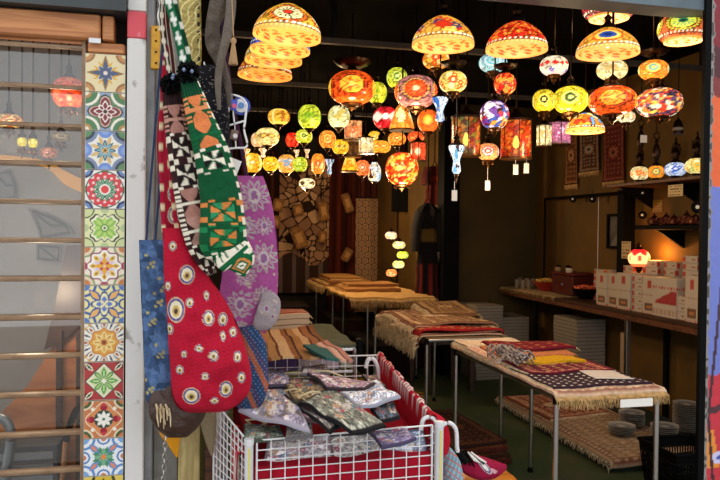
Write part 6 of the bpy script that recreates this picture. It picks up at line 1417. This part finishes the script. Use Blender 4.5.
# wire shelf with striped rugs behind the basket
SX0, SX1, SY0, SY1, SZ = .26, .82, 3.56, 4.3, .93
t = thing('wire_shelf', ((SX0 + SX1) / 2, 3.9, 0), 'white wire shelf stand with striped rugs behind the pouch basket', 'shelf')
for x, y in ((SX0, SY0), (SX1, SY0), (SX0, SY1), (SX1, SY1)): MB().tube([(x, y, 0), (x, y, SZ)], .012, 10).build('post', M['chrome'], t)
for z_, nm in ((SZ - .005, 'top_shelf'), (SZ - .12, 'lower_shelf')):
    mb = MB(); mb.tube([(SX0, SY0, z_), (SX1, SY0, z_), (SX1, SY1, z_), (SX0, SY1, z_)], .0075, 8, True)
    for k in range(1, 16): x = SX0 + (SX1 - SX0) * k / 16; mb.tube([(x, SY0, z_), (x, SY1, z_)], .003, 5)
    mb.build(nm, M['white_wire'], t)
p = pY(355, 365, 3.53); MB().box((SX1 + .022, SY0, SZ - .03), (.028, .04, .16), None, .005).build('black_clip', M['black'], t)
def stripe_rug(cols, w, seed=0):
    pl = pal(cols); ws = np.cumsum([float(k) for k in w.split()]); ws = ws / ws[-1]
    def f(u, v):
        k = np.searchsorted(ws, np.clip(u + .012 * np.sin(v * 9), 0, .999)); c = np.array(pl)[np.clip(k, 0, len(pl) - 1)]; return c * (.82 + .36 * np.random.default_rng(seed).random(len(u)))[:, None]
    return f
rug('sage green cloth laid under the striped rugs on the wire shelf', .245, .835, 3.56, 4.32, SZ + .02, .014, plain('#4e5442', None, .15), '', group='cloths on the wire shelf', amp=.008)
rug('brown and orange striped kilim sloping over the wire shelf', 0, 0, 0, 0, 0, .012, stripe_rug('#7a4828 #a87c4c #5c2c1c #c8a478 #8c5830 #402018 #a07040 #c09c70 #6c3820 #94603a #381c18 #80502e', '2 3 1 4 2 1 3 3 1 3 1 2', 4), '', cs=[pZ(266, 358, SZ + .035), pZ(338, 356, SZ + .035), pZ(312, 326, SZ + .07), pZ(257, 331, SZ + .07)], group='cloths on the wire shelf', nu=90, nv=50, amp=.008)
rug('teal kilim with dusty pink stripes folded beside the striped kilim', 0, 0, 0, 0, 0, .012, stripe_rug('#2c5c58 #2c5c58 #b88878 #c8a490 #7c4c44 #b07c6c', '4 2 1 2 1 2', 5), '', cs=[pZ(326, 358, SZ + .05), pZ(353, 358, SZ + .04), pZ(327, 340, SZ + .06), pZ(303, 344, SZ + .075)], group='cloths on the wire shelf', nu=60, amp=.008)
for k, (x0, x1, c, lb) in enumerate(((.3, .52, '#5c4c78 #8c7ca0 #a8a0b0 #3c3454', 'purple folded cloth on the lower wire shelf'), (.53, .74, '#b8a8b0 #8c7c88 #d0c4c4 #5c5058', 'pale grey folded cloth on the lower wire shelf'), (.75, .81, '#a8a890 #5c7060 #c8b0a0 #8c4c44', 'multicoloured folded cloth on the lower wire shelf'))):
    rug(lb, x0, x1, 3.58, 4.0, SZ - .05, .055, oriental(c, k), '', group='cloths on the wire shelf', puff=.008)
# small red rugs piled beyond, under the purple shawl
for k, (c, lb) in enumerate((('#7c1c20', 'lowest red'), ('#a08068', 'cream edged middle'), ('#8c2424', 'topmost red'))):
    rug(lb + ' folded mat in the little pile under the purple shawl', .43, .66, 4.06, 4.3, SZ + .055 + k * .034, .028, plain(c, '#c8a888', .15, k, 6), 'right', .03, .5, 'fringe_pale', group='little pile of red mats', puff=.006, frn=40)
# walking-stick hooks on the right rim
for pts, lb in ((((366, 368), (368, 360), (373, 359), (377, 365), (379, 374)), 'white curved plastic hook at the far end of the basket rim'), (((421, 430), (423, 420), (429, 417), (435, 420), (437, 428)), 'white curved plastic hook on the near corner of the basket rim'), (((441, 432), (443, 425), (450, 423), (456, 430), (457, 446), (458, 452)), 'white curved hook with a black grip right of the basket')):
    Yh = 3.4 if pts[0][0] < 400 else 2.66; q = smooth_spine(pts, 24); t3 = thing('cane_hook', pY(*pts[-1], Yh), lb, 'hook', 'white hooks on the basket rim')
    MB().tube([pY(x, y, Yh) for x, y in q], .0085 if Yh < 3 else .01, 9).build('hook_bend', M['white_plastic'], t3)
    e = pY(*pts[-1], Yh); MB().tube([e, e + Vector((.035, 0, -.045))] if 'grip' in lb else [e, e + Vector((0, 0, -.12))], .013 if 'grip' in lb else .009, 9).build('grip', M['black'] if 'grip' in lb else M['white_plastic'], t3)
# red pouch with eye, orange bench, blue bundle, red scarf at the right of the basket
p = pY(478, 466, 2.9)
t = thing('eye_pouch', p - Vector((0, 0, .06)), 'crimson drawstring pouch with an eye motif and black and white tassels', 'pouch')
loft('pouch_body', [(460, 462, 5, .02), (466, 464, 9, .04), (476, 467, 11, .05), (488, 469, 10, .045), (500, 468, 6, .025), (506, 466, 2, .008)], 2.9, lambda a, l, x, z: Paint(x, z + a * 10, '#98163c').ell(5, 5, '#c8b8c0', 484, 472).ell(4, 4, '#6c6488', 484, 472).ell(2.6, 2.6, '#f0e8e0', 484, 472).ell(3, 3, '#d8a0a8', 491, 470).c, parent=t)
mb = MB()
for k in range(26):
    a = pY(461 + RND.uniform(-2, 4), 455 + RND.uniform(-3, 4), 2.86); b = a + Vector((RND.uniform(-.03, .09), RND.uniform(-.02, .01), RND.uniform(-.05, -.01))); mb.tube([a, (a + b) / 2 + Vector((0, 0, .015)), b], .0035, 5)
mb.build('black_tassel', M['black'], t)
mb = MB()
for k in range(6): a = pY(468 + k, 452 + k % 3, 2.85); mb.tube([a, a + Vector((.03 + .006 * k, -.005, -.04))], .004, 5)
mb.build('white_tassel', M['paper'], t)
a, b = pY(470, 478, 2.95), pY(522, 478, 2.95)
t = thing('orange_stool', ((a.x + b.x) / 2, 3.05, 0), 'varnished orange wooden stool right of the wire basket under the crimson pouch', 'stool')
MB().box(((a.x + b.x) / 2, 3.04, .385), (b.x - a.x, .24, .07), Matrix.Rotation(.06, 3, 'Y'), .03).build('seat', mat('orange_varnish', '#d0802c', rough=.35, wood=('#b0621c', (4, 30, 30))), t)
for x in (a.x + .03, b.x - .03):
    for y in (2.95, 3.13): MB().tube([(x, y, 0), (x, y, .36)], .014, 8).build('leg', M['wood_or'], t)
t = thing('cloth_bundle', pY(448, 478, 2.75), 'pale blue plush bundle beside the right post of the wire basket', 'bundle')
loft('bundle_body', [(445, 446, 3, .01), (448, 455, 7, .03), (451, 466, 10, .045), (451, 478, 11, .05), (450, 492, 9, .04), (449, 500, 4, .01)], 2.76, lambda a, l, x, z: Paint(x, z, '#7ca0b4').m(np.sin(x * 1.2 + z * .7) > .6, '#a8c0c8').m(np.sin(x * .8 - z) > .8, '#c86c60').c, parent=t, wrinkle=.014)
MB().tube([(pY(450, 490, 2.76).x, 2.79, 0), (pY(450, 490, 2.76).x, 2.79, pY(450, 490, 2.76).z)], .012, 8).build('stand_pole', M['white_plastic'], t)
o = tag(loft('red_scarf', [(432, 416, 5, .008), (438, 424, 8, .016), (444, 434, 6, .014), (446, 445, 4, .01), (445, 455, 2, .004)], 2.68, grain('#c01c30', .2), wrinkle=.01), 'bright red scarf knotted over the near right corner of the basket', 'scarf')
# ------------------------------------------------------------------ behind the louvres
YW = YF + .45
def wlamp(px, py, w, h, Y, style, pl, label, kind='globe', glow='glow'):
    p = pY(px, py, Y); d = (RM.transposed() @ (p - CAM)).z * -1
    pendant(px, py, w, h, d, style, pl, label, kind=kind, group='lamps in the louvred window', glow=glow)
M['glow_win'] = mat('window_lamp_glass', attr=True, rough=.2, emis=.6)
wlamp(69, 93, 33, 29, YW, 'smallcells', '#e04818 #e8622c #c83814 #f07838', 'round orange red lamp in the louvred window', glow='glow_win')
wlamp(9, 121, 26, 13, YW + .1, 'smallcells', '#e0a040 #c85c2c #f0d080 #8c5c2c', 'amber mosaic lamp at the left edge of the louvred window', glow='glow_win')
wlamp(22, 142, 9, 10, YW + .1, 'floral', '#d8cc30 #a89420 #f0e870', 'small yellow lamp in the louvred window, left of the pair', glow='glow_win')
wlamp(33, 143, 9, 10, YW + .1, 'floral', '#d8cc30 #a89420 #f0e870', 'small yellow lamp in the louvred window, right of the pair', glow='glow_win')
wlamp(61, 137, 20, 9, YW + .2, 'ring', '#8c7c58 #6c5c40 #a8986c #4c4030', 'dim cream lamp with ring eyes in the louvred window', glow='glow_dim')
wlamp(49, 153, 17, 11, YW + .15, 'smallcells', '#9c5038 #b8684c #7c3c2c #d89878', 'dull red mosaic lamp in the louvred window', glow='glow_dim')
for px, py, e in ((69, 118, 2.5), (12, 140, 2), (45, 300, 5)): bulb_and_fill_light(pY(px, py, YF + .3), e, (1, .75, .5))  # added unseen fill lights, under the window lamps and lower by the boards
# leaning boards, counter, pipe and chair back
t = thing('brown_board', pY(40, 480, YF + .6), 'large brown wooden board leaning across the lower part of the louvred window', 'board')
pts = [pY(x, y, YF + .55) for x, y in ((90, 238), (96, 520), (-30, 520), (-30, 445), (28, 385), (70, 318))]
for q in pts[1:3]: q.z = .012
MB().prism(pts, (0, .03, 0)).build('board_face', mat('reddish_board', '#c07844', rough=.4, wood=('#9c5a30', (2, 12, 12))), t, smooth=False)
pts = [pY(x, y, YF + .52) for x, y in ((66, 246), (88, 244), (88, 318), (62, 342), (44, 350), (56, 300))]
t = thing('dark_chair_back', pY(66, 350, YF + .5), 'dark brown chair back silhouette behind the louvres', 'chair'); MB().prism(pts, (0, .025, 0)).build('backrest', mat('dark_walnut', '#3c2418', rough=.4), t, smooth=False)
for x in (60, 80): a = pY(x, 330, YF + .52); MB().bx((a.x - .012, YF + .495, 0), (a.x + .012, YF + .519, a.z)).build('leg', M['dark_wood'], t, smooth=False)
t = thing('steel_pipe', pY(8, 470, YF + .3), 'curved grey steel pipe behind the louvres at the lower left', 'pipe')
q = smooth_spine([(-14, 420), (-2, 417), (7, 422), (11, 435), (9, 455), (5, 480), (2, 520)], 30); MB().tube([pY(x, y, YF + .3) for x, y in q] + [Vector((pY(2, 520, YF + .3).x, YF + .3, 0))], .02, 10).build('pipe_bend', mat('grey_pipe', '#8c9094', rough=.35, metal=.6), t)
t = thing('walking_stick', pY(60, 480, YF + .32), 'tan wooden stick with a dark curved handle behind the louvres', 'stick')
a = pY(66, 440, YF + .32); b = pY(58, 520, YF + .32); MB().tube([a, Vector((b.x - .02, YF + .32, 0))], .012, 8).build('shaft', M['wood_or'], t)
q = smooth_spine([(66, 441), (70, 425), (75, 412), (82, 405), (88, 408)], 20); MB().tube([pY(x, y, YF + .32) for x, y in q], .014, 8).build('handle', M['black'], t)
t = thing('dark_crate', pY(20, 480, YF + .45), 'dark grey slatted crate at the bottom of the louvred window', 'crate')
a, b = pY(-30, 446, YF + .4), pY(60, 446, YF + .4); MB().bx((a.x, YF + .36, 0), (b.x, YF + .5, a.z), .006).build('crate_body', mat('grey_crate', '#4c4c50', rough=.6), t)
mb = MB()
for k in range(5): mb.bx((a.x + .02, YF + .352, a.z - .06 - k * .05), (b.x - .02, YF + .3595, a.z - .03 - k * .05))
mb.build('slats', mat('pale_slat', '#8a8a8c', rough=.6), t, smooth=False)
# amber band put in as a yellow reflection; carved plaques on the display wall
q = smooth_spine([(-10, 157), (15, 159), (38, 162), (52, 168), (64, 178), (80, 186), (92, 190)], 30)
t = thing('amber_reflection', pY(60, 180, YF + .9), 'curved amber band imitating a yellow reflection in the louvred window', 'sign')
mb = MB(); up = [pY(x, y - 3 - 5 * min(1, max(0, (x - 45) / 20)), YF + .93) for x, y in q]; dn = [pY(x, y + 3 + 3 * min(1, max(0, (x - 45) / 20)), YF + .93) for x, y in q]
mb.prism(up + dn[::-1], (0, .015, 0)).build('band', mat('reflected_amber', '#d8962c', rough=.4, emis=.25), t, smooth=False)
pm_ = mat('carved_plaque', '#6c6660', rough=.6, bump=(40, .6))
for pts, lb in ((((-6, 172), (10, 168), (17, 185), (17, 200), (-6, 202)), 'grey carved plaque at the left edge of the window display'), (((28, 208), (52, 216), (70, 226), (74, 234), (40, 240), (36, 226)), 'fish shaped grey carved plaque in the window display'), (((36, 244), (62, 246), (60, 262), (36, 260)), 'square grey carved plaque in the window display')):
    t = thing('carved_plaque', pY(*pts[0], YF + .94), lb, 'plaque', 'carved plaques in the window display'); P_ = [pY(x, y, YF + .93) for x, y in pts]; MB().prism(P_, (0, .018, 0)).build('plaque_body', pm_, t, smooth=False)
    c = sum(P_, Vector()) / len(P_); mb = MB(); In = [c + (p - c) * .8 - Vector((0, .004, 0)) for p in P_]; mb.tube(In, .006, 6, True)
    mb.tube([c + (P_[0] - c) * .6 - Vector((0, .004, 0)), c - Vector((0, .006, 0)), c + (P_[2] - c) * .6 - Vector((0, .004, 0))], .005, 6); mb.build('carving', mat('dark_carving', '#3c3834', rough=.6), t)
